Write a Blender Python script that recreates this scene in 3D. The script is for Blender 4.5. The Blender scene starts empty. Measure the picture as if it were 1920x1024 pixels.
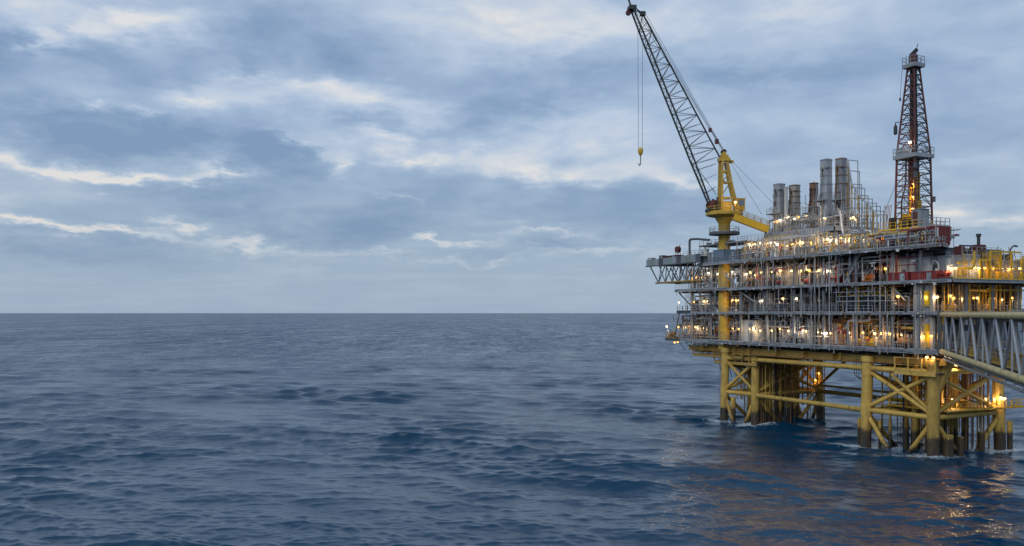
import bpy, math, random
import numpy as np
from mathutils import Vector, Matrix
R = math.radians
random.seed(7)
scene = bpy.context.scene
COL = scene.collection

# ------------------------------------------------------------------ camera
F = 1600.0                       # focal length in pixels of the 1920 px wide picture
EYE = 22.0                       # metres above the sea
cam_d = bpy.data.cameras.new('camera')
cam_d.sensor_width = 36.0
cam_d.lens = 36.0 * F / 1920.0
cam_d.shift_y = 75.0 / 1920.0
cam_d.clip_start = 0.5
cam_d.clip_end = 200000.0
cam = bpy.data.objects.new('camera', cam_d)
cam.location = (0, 0, EYE)
cam.rotation_euler = (R(90), 0, 0)
COL.objects.link(cam)
scene.camera = cam

# ------------------------------------------------------------------ exposure
vs = scene.view_settings
vs.view_transform = 'Standard'
vs.look = 'None'
vs.exposure = 0.0
vs.gamma = 1.0
vs.use_curve_mapping = False
scene.cycles.use_denoising = True
scene.cycles.max_bounces = 6
scene.cycles.diffuse_bounces = 3
scene.cycles.glossy_bounces = 3
scene.cycles.transmission_bounces = 2
scene.cycles.caustics_reflective = False
scene.cycles.caustics_refractive = False
scene.cycles.sample_clamp_indirect = 6.0

# ------------------------------------------------------------------ node helper
class NT:
    def __init__(self, tree):
        self.t = tree
        self.n = tree.nodes
        self.l = tree.links
    def new(self, kind, **kw):
        nd = self.n.new(kind)
        for k, v in kw.items():
            setattr(nd, k, v)
        return nd
    def put(self, sock, v):
        if isinstance(v, bpy.types.NodeSocket):
            self.l.new(v, sock)
        elif v is not None:
            sock.default_value = v
    def m(self, op, a, b=None, c=None, clamp=False):
        nd = self.new('ShaderNodeMath', operation=op)
        nd.use_clamp = clamp
        self.put(nd.inputs[0], a); self.put(nd.inputs[1], b)
        if c is not None: self.put(nd.inputs[2], c)
        return nd.outputs[0]
    def v(self, op, a, b=None, c=None):
        nd = self.new('ShaderNodeVectorMath', operation=op)
        self.put(nd.inputs[0], a)
        if b is not None: self.put(nd.inputs[1], b)
        if c is not None: self.put(nd.inputs[2], c)
        return nd.outputs['Value'] if op in ('DOT_PRODUCT', 'LENGTH') else nd.outputs['Vector']
    def xyz(self, x, y, z):
        nd = self.new('ShaderNodeCombineXYZ')
        for i, q in enumerate((x, y, z)): self.put(nd.inputs[i], q)
        return nd.outputs[0]
    def sep(self, a):
        nd = self.new('ShaderNodeSeparateXYZ'); self.put(nd.inputs[0], a)
        return nd.outputs
    def noise(self, vec, scale, detail=4, rough=0.55, dist=0.0, dim='3D'):
        nd = self.new('ShaderNodeTexNoise', noise_dimensions=dim)
        self.put(nd.inputs['Vector'], vec)
        nd.inputs['Scale'].default_value = scale
        nd.inputs['Detail'].default_value = detail
        nd.inputs['Roughness'].default_value = rough
        nd.inputs['Distortion'].default_value = dist
        return nd.outputs
    def ramp(self, fac, stops, interp='LINEAR'):
        nd = self.new('ShaderNodeValToRGB')
        nd.color_ramp.interpolation = interp
        e = nd.color_ramp.elements
        while len(e) < len(stops): e.new(0.5)
        for i, (p, c) in enumerate(stops):
            e[i].position = p
            e[i].color = (c[0], c[1], c[2], 1) if len(c) == 3 else c
        self.put(nd.inputs[0], fac)
        return nd.outputs[0]
    def mix(self, fac, a, b, blend='MIX'):
        nd = self.new('ShaderNodeMix', data_type='RGBA', blend_type=blend)
        self.put(nd.inputs[0], fac)
        for s, q in ((nd.inputs[6], a), (nd.inputs[7], b)):
            if isinstance(q, (tuple, list)): q = (q[0], q[1], q[2], 1)
            self.put(s, q)
        return nd.outputs[2]
    def mapr(self, val, a, b, c, d, smooth=False):
        nd = self.new('ShaderNodeMapRange')
        nd.interpolation_type = 'SMOOTHSTEP' if smooth else 'LINEAR'
        self.put(nd.inputs[0], val)
        for i, q in enumerate((a, b, c, d)): nd.inputs[1 + i].default_value = q
        return nd.outputs[0]

def srgb(r, g, b):
    f = lambda c: (c / 255 / 12.92) if c / 255 <= 0.04045 else ((c / 255 + 0.055) / 1.055) ** 2.4
    return (f(r), f(g), f(b))

# ------------------------------------------------------------------ world: overcast evening sky
SUN_EL, SUN_AZ = 38.0, 215.0      # azimuth clockwise from +Y: behind and to the left of the camera
world = bpy.data.worlds.new('World')
scene.world = world
world.use_nodes = True
wt = NT(world.node_tree)
world.node_tree.nodes.clear()
tc = wt.new('ShaderNodeTexCoord')
D = wt.v('NORMALIZE', tc.outputs['Generated'])
dx, dy, dz = wt.sep(D)
hor = wt.m('SQRT', wt.m('ADD', wt.m('MULTIPLY', dx, dx), wt.m('ADD', wt.m('MULTIPLY', dy, dy), 1e-5)))
phi = wt.m('ARCTAN2', dx, dy)
el = wt.m('DIVIDE', wt.m('MAXIMUM', dz, 0.0), hor)      # tangent of elevation
# cloud layer coordinates: a flat layer seen in perspective
den = wt.m('ADD', wt.m('MAXIMUM', dz, 0.0), 0.10)
cpl = wt.xyz(wt.m('DIVIDE', dx, den), wt.m('DIVIDE', dy, den), 0.0)
cpl_st = wt.v('MULTIPLY', cpl, (0.8, 1.0, 1.0))
n_big = wt.noise(cpl_st, 0.9, 4, 0.5, 0.3)
n_fine = wt.noise(wt.v('ADD', cpl_st, (13.1, 4.7, 0)), 2.6, 5, 0.52, 0.4)
n_puff = wt.noise(wt.xyz(wt.m('MULTIPLY', phi, 1.0), wt.m('MULTIPLY', el, 2.0), 3.0), 10.0, 6, 0.55, 0.2)
warp = wt.v('SUBTRACT', wt.noise(wt.xyz(phi, wt.m('MULTIPLY', el, 2.2), 1.7), 7.0, 6, 0.6)[1], (0.5, 0.5, 0.5))
warp = wt.v('MULTIPLY', warp, (0.13, 0.06, 0))
warp2 = wt.v('SUBTRACT', wt.noise(wt.xyz(phi, wt.m('MULTIPLY', el, 2.6), 9.7), 26.0, 5, 0.6)[1], (0.5, 0.5, 0.5))
warp2 = wt.v('MULTIPLY', warp2, (0.06, 0.032, 0))
P = wt.v('ADD', wt.v('ADD', wt.xyz(phi, el, 0.0), warp), warp2)
# banks of thinner (+) and thicker (-) cloud: direction, extent, weight, slant
BANKS = [
 (150, 18, 150, 26, .95, 0), (120, 62, 90, 22, .75, 0), (300, 40, 130, 22, .5, .05), (66, 92, 22, 26, .8, 0),
 (405, 185, 55, 18, 1.0, 0), (440, 142, 30, 13, .8, 0), (560, 165, 80, 16, .7, 0), (690, 195, 130, 24, .85, .05),
 (250, 203, 55, 9, .5, 0), (165, 197, 22, 8, .8, 0), (800, 282, 200, 22, 1.05, .13), (636, 300, 26, 22, .95, 0),
 (560, 268, 50, 8, .7, .2), (60, 308, 110, 12, 1.05, .06), (170, 328, 120, 8, .75, .06), (275, 338, 36, 7, .8, 0),
 (400, 332, 52, 9, 1.1, 0), (340, 340, 30, 6, .7, 0), (60, 408, 110, 7, 1.0, .10), (230, 434, 130, 6, .75, .07),
 (350, 422, 34, 6, 1.0, 0), (470, 462, 60, 9, .8, .03), (650, 477, 110, 4, .6, -.02), (790, 440, 26, 6, .7, .1),
 (860, 448, 60, 5, .75, .03), (1050, 437, 90, 5, .65, .02), (930, 478, 110, 5, .5, 0), (1150, 470, 60, 8, .6, -.05),
 (1090, 272, 150, 40, .55, .1), (1270, 345, 70, 14, .7, .12), (1010, 322, 120, 12, .5, .1), (900, 50, 120, 60, .5, .1), (1080, 60, 170, 60, .5, .05),
 (1450, 30, 330, 60, .45, 0), (1850, 415, 90, 13, .85, .05), (1770, 393, 34, 9, .7, 0), (1650, 330, 120, 14, .25, 0),
 (1600, 210, 200, 40, .18, 0), (100, 560, 900, 30, .14, 0), (760, 375, 60, 4, .4, .22),
 (15, 90, 55, 50, -.6, 0), (230, 118, 130, 30, -.6, 0), (480, 55, 110, 55, -.45, 0), (620, 100, 150, 55, -.5, .1),
 (150, 245, 200, 36, -.65, .05), (340, 265, 220, 40, -.8, .05), (520, 296, 100, 30, -.7, .1), (680, 238, 130, 14, -.6, 0),
 (420, 370, 80, 26, -.75, .1), (450, 408, 60, 18, -.8, 0), (690, 415, 140, 34, -.65, -.1), (610, 452, 90, 16, -.7, 0),
 (50, 452, 80, 24, -.6, 0), (250, 470, 100, 24, -.65, .05), (1000, 372, 240, 30, -.5, .06), (1220, 410, 160, 30, -.4, 0),
 (1030, 140, 130, 40, -.65, -.1), (960, 195, 150, 26, -.5, -.1), (1400, 150, 130, 34, -.55, .05), (1060, 464, 100, 10, -.55, 0),
 (1560, 150, 120, 30, -.25, 0), (1800, 230, 150, 60, -.3, .1), (880, 215, 60, 20, -.3, 0), (1830, 120, 90, 40, -.25, 0),
]
acc = None
for px, py, sx, sy, amp, sl in BANKS:
    ph = math.atan((px - 960) / F)
    e0 = (587 - py) / F * math.cos(ph)
    mp = wt.new('ShaderNodeMapping', vector_type='TEXTURE')
    wt.l.new(P, mp.inputs['Vector'])
    mp.inputs['Location'].default_value = (ph, e0, 0)
    mp.inputs['Rotation'].default_value = (0, 0, -math.atan(sl))
    mp.inputs['Scale'].default_value = (sx * 2.35 / F, sy * 2.35 / F, 1)
    gr = wt.new('ShaderNodeTexGradient', gradient_type='QUADRATIC_SPHERE')
    wt.l.new(mp.outputs[0], gr.inputs[0])
    acc = wt.m('MULTIPLY_ADD', gr.outputs['Fac'], (amp * 1.45 if amp > 0 else amp * 1.5), acc if acc is not None else 0.0)
n_brk = wt.noise(wt.xyz(phi, wt.m('MULTIPLY', el, 2.4), 5.5), 10.0, 6, 0.55, 0.4)
acc = wt.m('MULTIPLY', acc, wt.mapr(n_brk[0], 0.32, 0.66, 0.4, 1.25, True))
fld = wt.m('MULTIPLY_ADD', wt.m('SUBTRACT', n_big[0], 0.5), 0.65, acc)
fld = wt.m('MULTIPLY_ADD', wt.m('SUBTRACT', n_fine[0], 0.5), 1.0, fld)
fld = wt.m('MULTIPLY_ADD', wt.m('SUBTRACT', n_puff[0], 0.5), 1.15, fld)
# near the horizon the layers merge into an even veil
veil = wt.mapr(el, 0.015, 0.10, 0.25, 1.0, True)
fld = wt.m('MULTIPLY', fld, veil)
f01 = wt.m('MULTIPLY_ADD', fld, 0.46, 0.475, clamp=True)
cl_hi = wt.ramp(f01, [(0.0, srgb(130, 157, 191)), (0.25, srgb(145, 170, 202)), (0.45, srgb(166, 188, 215)), (0.66, srgb(193, 208, 228)), (0.84, srgb(214, 221, 230)), (1.0, srgb(229, 230, 232))])
cl_lo = wt.ramp(f01, [(0.0, srgb(126, 152, 184)), (0.28, srgb(143, 166, 193)), (0.48, srgb(160, 180, 202)), (0.66, srgb(186, 199, 214)), (0.84, srgb(214, 215, 218)), (1.0, srgb(231, 226, 220))])
cl = wt.mix(wt.mapr(el, 0.06, 0.24, 0.0, 1.0, True), cl_lo, cl_hi)
sky = wt.new('ShaderNodeTexSky', sky_type='NISHITA')
sky.sun_disc = False
sky.sun_elevation = R(SUN_EL)
sky.sun_rotation = R(SUN_AZ)
sky.air_density = 1.0
sky.dust_density = 1.0
sky_s = wt.mix(1.0, sky.outputs[0], (0.08, 0.08, 0.08), 'MULTIPLY')
allsky = wt.mix(0.90, sky_s, cl)
bg = wt.new('ShaderNodeBackground')
wt.l.new(allsky, bg.inputs[0])
bg.inputs[1].default_value = 1.0
wo = wt.new('ShaderNodeOutputWorld')
wt.l.new(bg.outputs[0], wo.inputs[0])
world.cycles.sampling_method = 'MANUAL'
world.cycles.sample_map_resolution = 512

# ------------------------------------------------------------------ sun behind thick cloud
sun_d = bpy.data.lights.new('sun', 'SUN')
sun_d.energy = 1.1
sun_d.angle = R(35)
sun_d.color = (1.0, 0.96, 0.90)
sun = bpy.data.objects.new('sun', sun_d)
sv = Vector((math.sin(R(SUN_AZ)) * math.cos(R(SUN_EL)), math.cos(R(SUN_AZ)) * math.cos(R(SUN_EL)), math.sin(R(SUN_EL))))
sun.rotation_euler = sv.to_track_quat('Z', 'Y').to_euler()
COL.objects.link(sun)

# ------------------------------------------------------------------ the platform's own axes
O = Vector((45.15, 168.0, 0.0))
ANG = math.atan2(-0.907, 0.422)
U = Vector((math.cos(ANG), math.sin(ANG), 0))
V = Vector((-math.sin(ANG), math.cos(ANG), 0))
def world_pt(s, w, z): return O + U * s + V * w + Vector((0, 0, z))
def S_of(px, w):                        # place along the platform of a bearing, at depth w
    t = (px - 960) / F
    return (t * (O.y + V.y * w) - O.x - V.x * w) / (U.x - t * U.y)
def Z_of(py, s, w):
    return EYE + (587 - py) / F * (O.y + U.y * s + V.y * w)
def at(px, py, w):
    s = S_of(px, w)
    return Vector((s, w, Z_of(py, s, w)))

# ------------------------------------------------------------------ materials
MATS = {}
def paint(name, col, rough=0.6, metal=0.0, rust=0.25, dirt=0.35, var=0.18, growth=0.0, nscale=1.0):
    if name in MATS: return MATS[name]
    m = bpy.data.materials.new(name)
    m.use_nodes = True
    t = NT(m.node_tree)
    b = m.node_tree.nodes['Principled BSDF']
    g = t.new('ShaderNodeNewGeometry')
    pos = g.outputs['Position']
    oi = t.new('ShaderNodeObjectInfo')
    streak = t.noise(t.v('MULTIPLY', pos, (1.7 * nscale, 1.7 * nscale, 0.28 * nscale)), 1.0, 5, 0.62)[0]
    patch = t.noise(pos, 0.55 * nscale, 5, 0.6)[0]
    fine = t.noise(pos, 5.0 * nscale, 4, 0.65)[0]
    c0 = tuple(col)
    dark = tuple(q * 0.55 for q in col)
    base = t.mix(t.mapr(patch, 0.35, 0.7, 0.0, dirt, True), c0, dark)
    base = t.mix(t.mapr(streak, 0.52, 0.72, 0.0, dirt * 1.2, True), base, tuple(q * 0.5 + 0.01 for q in col))
    rm = t.mapr(t.m('ADD', t.m('MULTIPLY', streak, 0.6), t.m('MULTIPLY', fine, 0.4)), 0.56, 0.66, 0.0, rust * 2.2, True)
    base = t.mix(t.m('MINIMUM', rm, 0.85), base, (0.13, 0.052, 0.022))
    rnd = t.mapr(oi.outputs['Random'], 0, 1, 1 - var, 1 + var)
    hsv = t.new('ShaderNodeHueSaturation')
    t.put(hsv.inputs['Value'], rnd); t.put(hsv.inputs['Color'], base)
    out = hsv.outputs[0]
    if growth:      # marine growth and wet black coating in the splash zone
        z = t.sep(pos)[2]
        zz = t.m('ADD', z, t.m('MULTIPLY', t.m('SUBTRACT', fine, 0.5), 2.2))
        zz = t.m('ADD', zz, t.m('MULTIPLY', t.m('SUBTRACT', patch, 0.5), 2.0))
        gm = t.mapr(zz, growth - 0.4, growth + 0.4, 1.0, 0.0, True)
        out = t.mix(gm, out, t.mix(fine, (0.010, 0.011, 0.010), (0.045, 0.040, 0.030)))
        low = t.mapr(zz, growth, growth + 3.2, 0.6, 0.0, True)
        out = t.mix(t.m('MULTIPLY', low, t.mapr(streak, 0.4, 0.6, 0, 1)), out, (0.10, 0.06, 0.02))
    t.l.new(out, b.inputs['Base Color'])
    t.put(b.inputs['Roughness'], t.mapr(patch, 0.3, 0.7, rough - 0.1, min(1, rough + 0.12)))
    b.inputs['Metallic'].default_value = metal
    bp = t.new('ShaderNodeBump')
    bp.inputs['Strength'].default_value = 0.25
    bp.inputs['Distance'].default_value = 0.03
    t.put(bp.inputs['Height'], fine)
    t.l.new(bp.outputs[0], b.inputs['Normal'])
    MATS[name] = m
    return m

YEL = paint('yellow_structure', (0.575, 0.38, 0.085), 0.62, rust=0.38, dirt=0.6, growth=2.9)
YBC = paint('yellow_brace', (0.575, 0.375, 0.075), 0.62, rust=0.4, dirt=0.6, growth=0.9)
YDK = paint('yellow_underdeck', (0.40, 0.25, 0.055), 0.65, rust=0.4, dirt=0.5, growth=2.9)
YCR = paint('yellow_crane', (0.60, 0.385, 0.045), 0.5, rust=0.18, dirt=0.42)
YBR = paint('yellow_bright', (0.70, 0.43, 0.015), 0.45, rust=0.08, dirt=0.18)
GAL = paint('galvanised_steel', (0.37, 0.40, 0.435), 0.5, 0.25, rust=0.18, dirt=0.45)
GRY = paint('grey_steel', (0.30, 0.325, 0.355), 0.55, 0.1, rust=0.22, dirt=0.35)
DGR = paint('dark_grey_steel', (0.105, 0.115, 0.13), 0.6, 0.1, rust=0.25, dirt=0.35)
BLK = paint('black_steel', (0.035, 0.038, 0.042), 0.55, 0.2, rust=0.15, dirt=0.3)
WHT = paint('white_paint', (0.66, 0.67, 0.66), 0.5, rust=0.16, dirt=0.28)
BEI = paint('beige_paint', (0.46, 0.43, 0.38), 0.6, rust=0.3, dirt=0.4)
RED = paint('red_paint', (0.27, 0.036, 0.032), 0.55, rust=0.2, dirt=0.45)
DRD = paint('dark_red_oxide', (0.105, 0.030, 0.027), 0.6, rust=0.35, dirt=0.35)
FRD = paint('faded_red', (0.20, 0.042, 0.040), 0.6, rust=0.3, dirt=0.5)
RST = paint('rusty_steel', (0.22, 0.125, 0.07), 0.75, rust=0.6, dirt=0.4)
ORG = paint('orange_paint', (0.60, 0.16, 0.02), 0.5, rust=0.1, dirt=0.2)
BLU = paint('blue_grey_paint', (0.13, 0.18, 0.23), 0.55, rust=0.15, dirt=0.3)
GRT = paint('deck_grating', (0.16, 0.17, 0.18), 0.75, 0.1, rust=0.35, dirt=0.4)
SHD = paint('interior_shade_panel', (0.085, 0.09, 0.098), 0.65, 0.1, rust=0.3, dirt=0.4, var=0.45)  # dark tone puts the deep interior shade into the panel colour
GDK = paint('boom_green_grey', (0.055, 0.066, 0.062), 0.55, 0.2, rust=0.15, dirt=0.3)
GRN = paint('pale_green_paint', (0.21, 0.27, 0.24), 0.6, rust=0.2, dirt=0.35)
CRM = paint('cream_tube', (0.46, 0.385, 0.19), 0.6, rust=0.25, dirt=0.5)

def glow(name, col, strength):
    m = bpy.data.materials.new(name)
    m.use_nodes = True
    m.node_tree.nodes.clear()
    t = NT(m.node_tree)
    e = t.new('ShaderNodeEmission')
    e.inputs[0].default_value = (*col, 1)
    e.inputs[1].default_value = strength
    o = t.new('ShaderNodeOutputMaterial')
    t.l.new(e.outputs[0], o.inputs[0])
    return m
LAMP_W = glow('lamp_glass_warm', (1.0, 0.60, 0.20), 4.5)
LAMP_O = glow('lamp_glass_amber', (1.0, 0.48, 0.10), 4.5)
LAMP_C = glow('lamp_glass_pale', (1.0, 0.78, 0.48), 4.5)
LAMP_LIGHT = {}
def lamp_light(mat, parent, loc, big=1.0):
    """the light thrown by one lamp"""
    k = (mat.name, round(big, 1))
    if k not in LAMP_LIGHT:
        d = bpy.data.lights.new('lamp_light', 'POINT')
        d.energy = 62.0 * big * big
        d.shadow_soft_size = 0.12
        d.color = {'lamp_glass_warm': (1.0, 0.66, 0.32), 'lamp_glass_amber': (1.0, 0.54, 0.17), 'lamp_glass_pale': (1.0, 0.80, 0.55)}[mat.name]
        LAMP_LIGHT[k] = d
    o = bpy.data.objects.new('lamp_light', LAMP_LIGHT[k])
    COL.objects.link(o); o.parent = parent; o.location = loc
    return o

# ------------------------------------------------------------------ mesh builder
def frame_of(d):
    d = d.normalized()
    a = Vector((0, 0, 1)) if abs(d.z) < 0.95 else Vector((1, 0, 0))
    x = d.cross(a).normalized()
    return x, x.cross(d).normalized() * -1 if False else d.cross(x).normalized()
class MB:
    def __init__(self): self.v = []; self.f = []
    def ring(self, c, x, y, r, n):
        i = len(self.v)
        for k in range(n):
            a = 2 * math.pi * (k + 0.5) / n
            self.v.append(tuple(c + x * (r * math.cos(a)) + y * (r * math.sin(a))))
        return i
    def join(self, i, j, n):
        for k in range(n):
            q = (k + 1) % n
            self.f.append((i + k, i + q, j + q, j + k))
    def bar(self, p0, p1, r, n=8, r1=None, caps=True):
        p0, p1 = Vector(p0), Vector(p1)
        if (p1 - p0).length < 1e-4: return self
        x, y = frame_of(p1 - p0)
        i = self.ring(p0, x, y, r, n); j = self.ring(p1, x, y, r if r1 is None else r1, n)
        self.join(i, j, n)
        if caps:
            self.f.append(tuple(range(i + n - 1, i - 1, -1))); self.f.append(tuple(range(j, j + n)))
        return self
    def beam(self, p0, p1, w, h):           # rectangular bar, h measured vertically
        p0, p1 = Vector(p0), Vector(p1)
        d = (p1 - p0).normalized()
        up = Vector((0, 0, 1)) if abs(d.z) < 0.95 else Vector((1, 0, 0))
        x = d.cross(up).normalized(); y = x.cross(d).normalized()
        i = len(self.v)
        for p in (p0, p1):
            for a, b in ((-1, -1), (1, -1), (1, 1), (-1, 1)):
                self.v.append(tuple(p + x * (a * w / 2) + y * (b * h / 2)))
        self.f += [(i, i + 1, i + 5, i + 4), (i + 1, i + 2, i + 6, i + 5), (i + 2, i + 3, i + 7, i + 6), (i + 3, i, i + 4, i + 7), (i + 3, i + 2, i + 1, i), (i + 4, i + 5, i + 6, i + 7)]
        return self
    def ibeam(self, p0, p1, w, h, t=0.06):  # rolled section: two flanges and a web
        p0, p1 = Vector(p0), Vector(p1)
        up = Vector((0, 0, 1))
        self.beam(p0 + up * (h / 2 - t / 2), p1 + up * (h / 2 - t / 2), w, t)
        self.beam(p0 - up * (h / 2 - t / 2), p1 - up * (h / 2 - t / 2), w, t)
        return self.beam(p0, p1, t, h - 2 * t)
    def box(self, c, s, rz=0.0):
        i = len(self.v)
        ca, sa = math.cos(rz), math.sin(rz)
        for z in (-1, 1):
            for a, b in ((-1, -1), (1, -1), (1, 1), (-1, 1)):
                X, Y = a * s[0] / 2, b * s[1] / 2
                self.v.append((c[0] + X * ca - Y * sa, c[1] + X * sa + Y * ca, c[2] + z * s[2] / 2))
        self.f += [(i + 3, i + 2, i + 1, i), (i + 4, i + 5, i + 6, i + 7), (i, i + 1, i + 5, i + 4), (i + 1, i + 2, i + 6, i + 5), (i + 2, i + 3, i + 7, i + 6), (i + 3, i, i + 4, i + 7)]
        return self
    def prism(self, poly, z0, z1):
        n = len(poly); i = len(self.v)
        for z in (z0, z1):
            for p in poly: self.v.append((p[0], p[1], z))
        self.join(i, i + n, n)
        self.f.append(tuple(range(i + n - 1, i - 1, -1))); self.f.append(tuple(range(i + n, i + 2 * n)))
        return self
    def lathe(self, prof, n=16, c=(0, 0, 0), axis='z', cap=True):
        c = Vector(c)
        ax = {'z': (Vector((1, 0, 0)), Vector((0, 1, 0)), Vector((0, 0, 1))), 'x': (Vector((0, 1, 0)), Vector((0, 0, 1)), Vector((1, 0, 0))), 'y': (Vector((0, 0, 1)), Vector((1, 0, 0)), Vector((0, 1, 0)))}[axis]
        last = None; first = None
        for r, z in prof:
            i = self.ring(c + ax[2] * z, ax[0], ax[1], max(r, 0.002), n)
            if last is not None: self.join(last, i, n)
            else: first = i
            last = i
        if cap:
            self.f.append(tuple(range(first + n - 1, first - 1, -1))); self.f.append(tuple(range(last, last + n)))
        return self
    def tube(self, pts, r, n=6, bend=None):  # pipe along a polyline with rounded elbows
        pts = [Vector(p) for p in pts]
        bend = bend if bend is not None else r * 2.5
        path = [pts[0]]
        for k in range(1, len(pts) - 1):
            a, b, c = pts[k - 1], pts[k], pts[k + 1]
            l = min(bend, (a - b).length * 0.49, (c - b).length * 0.49)
            p, q = b + (a - b).normalized() * l, b + (c - b).normalized() * l
            for u in (0.0, 0.33, 0.67, 1.0):
                path.append(p * (1 - u) ** 2 + b * (2 * u * (1 - u)) + q * u * u)
        path.append(pts[-1])
        x = None; last = None
        for k, p in enumerate(path):
            d = (path[min(k + 1, len(path) - 1)] - path[max(k - 1, 0)])
            if d.length < 1e-6: continue
            d.normalize()
            if x is None: x, _ = frame_of(d)
            x = (x - d * x.dot(d)).normalized()
            y = d.cross(x)
            i = self.ring(p, x, y, r, n)
            if last is not None: self.join(last, i, n)
            else: self.f.append(tuple(range(i + n - 1, i - 1, -1)))
            last = i
        self.f.append(tuple(range(last, last + n)))
        return self
    def mesh(self, name, mat, smooth=True):
        me = bpy.data.meshes.new(name)
        me.from_pydata(self.v, [], self.f)
        me.materials.append(mat)
        if smooth:
            me.polygons.foreach_set('use_smooth', [True] * len(me.polygons))
            me.set_sharp_from_angle(angle=R(38))
        me.update()
        return me
    def build(self, name, mat, parent=None, smooth=True, label=None):
        o = bpy.data.objects.new(name, self.mesh(name, mat, smooth))
        COL.objects.link(o)
        o.parent = parent
        if label: o['label'] = label
        return o

def inst(name, me, parent=None, loc=(0, 0, 0), rz=0.0, scale=None):
    o = bpy.data.objects.new(name, me)
    COL.objects.link(o)
    o.parent = parent
    o.location = loc
    o.rotation_euler = (0, 0, rz)
    if scale: o.scale = scale
    return o
def tag(o, label, cat, group=None):
    o['label'] = label; o['category'] = cat
    if group: o['group'] = group
    return o
def root(name, label, cat, s=0.0, w=0.0, z=0.0, rz=0.0, group=None):
    o = bpy.data.objects.new(name, None)
    o.empty_display_size = 0.5
    COL.objects.link(o)
    o.location = world_pt(s, w, z)
    o.rotation_euler = (0, 0, ANG + rz)
    return tag(o, label, cat, group)
def copy_tree(o, parent=None):
    c = o.copy(); COL.objects.link(c); c.parent = parent
    for ch in list(o.children): copy_tree(ch, c)
    return c
def rail(mb, pts, h=1.1, step=1.6, r=0.035, toe=True):
    pts = [Vector(p) for p in pts]
    up = Vector((0, 0, 1))
    for a, b in zip(pts[:-1], pts[1:]):
        n = max(1, round((b - a).length / step))
        for k in range(n + 1):
            p = a.lerp(b, k / n)
            mb.bar(p, p + up * h, r * 1.15, 4)
        for q in (h, h * 0.55):
            mb.bar(a + up * q, b + up * q, r, 4)
        if toe: mb.beam(a + up * 0.08, b + up * 0.08, 0.02, 0.15)
    return mb
def lattice(mb, s0, s1, w, z0, z1, dx, dz, prob, seed, r=.032, along='s'):
    """loose tube-and-clamp staging: uprights, ledgers and some diagonals, with gaps"""
    q = random.Random(seed)
    P_ = (lambda a, z: (a, w + q.uniform(-.05, .05), z)) if along == 's' else (lambda a, z: (w + q.uniform(-.05, .05), a, z))
    nx, nz = max(1, int((s1 - s0) / dx)), max(1, int((z1 - z0) / dz))
    for i in range(nx + 1):
        a = s0 + i * (s1 - s0) / nx
        if q.random() < prob: mb.bar(P_(a, z0), P_(a, z1 - q.choice((0, 0, dz)) * .8), r * 1.2, 4)
    for j in range(1, nz + 1):
        z = z0 + j * (z1 - z0) / nz
        i = 0
        while i < nx:
            n = q.randint(1, 5)
            if q.random() < prob: mb.bar(P_(s0 + i * (s1 - s0) / nx, z), P_(min(s1, s0 + (i + n) * (s1 - s0) / nx), z), r, 4)
            i += n
    for k in range(int(nx * .35)):
        i = q.uniform(0, nx - 1); j = q.uniform(0, nz - 1)
        a = s0 + i * (s1 - s0) / nx; z = z0 + j * (z1 - z0) / nz
        mb.bar(P_(a, z), P_(a + dx * 1.2, z + dz), r, 4)
    return mb
def ladder(mb, p0, p1, side, w=0.5, step=0.45, r=0.03):
    p0, p1, side = Vector(p0), Vector(p1), Vector(side).normalized() * (w / 2)
    mb.bar(p0 - side, p1 - side, r, 4); mb.bar(p0 + side, p1 + side, r, 4)
    n = int((p1 - p0).length / step)
    for k in range(1, n):
        p = p0.lerp(p1, k / n)
        mb.bar(p - side, p + side, r * 0.8, 4)
    return mb

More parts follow.
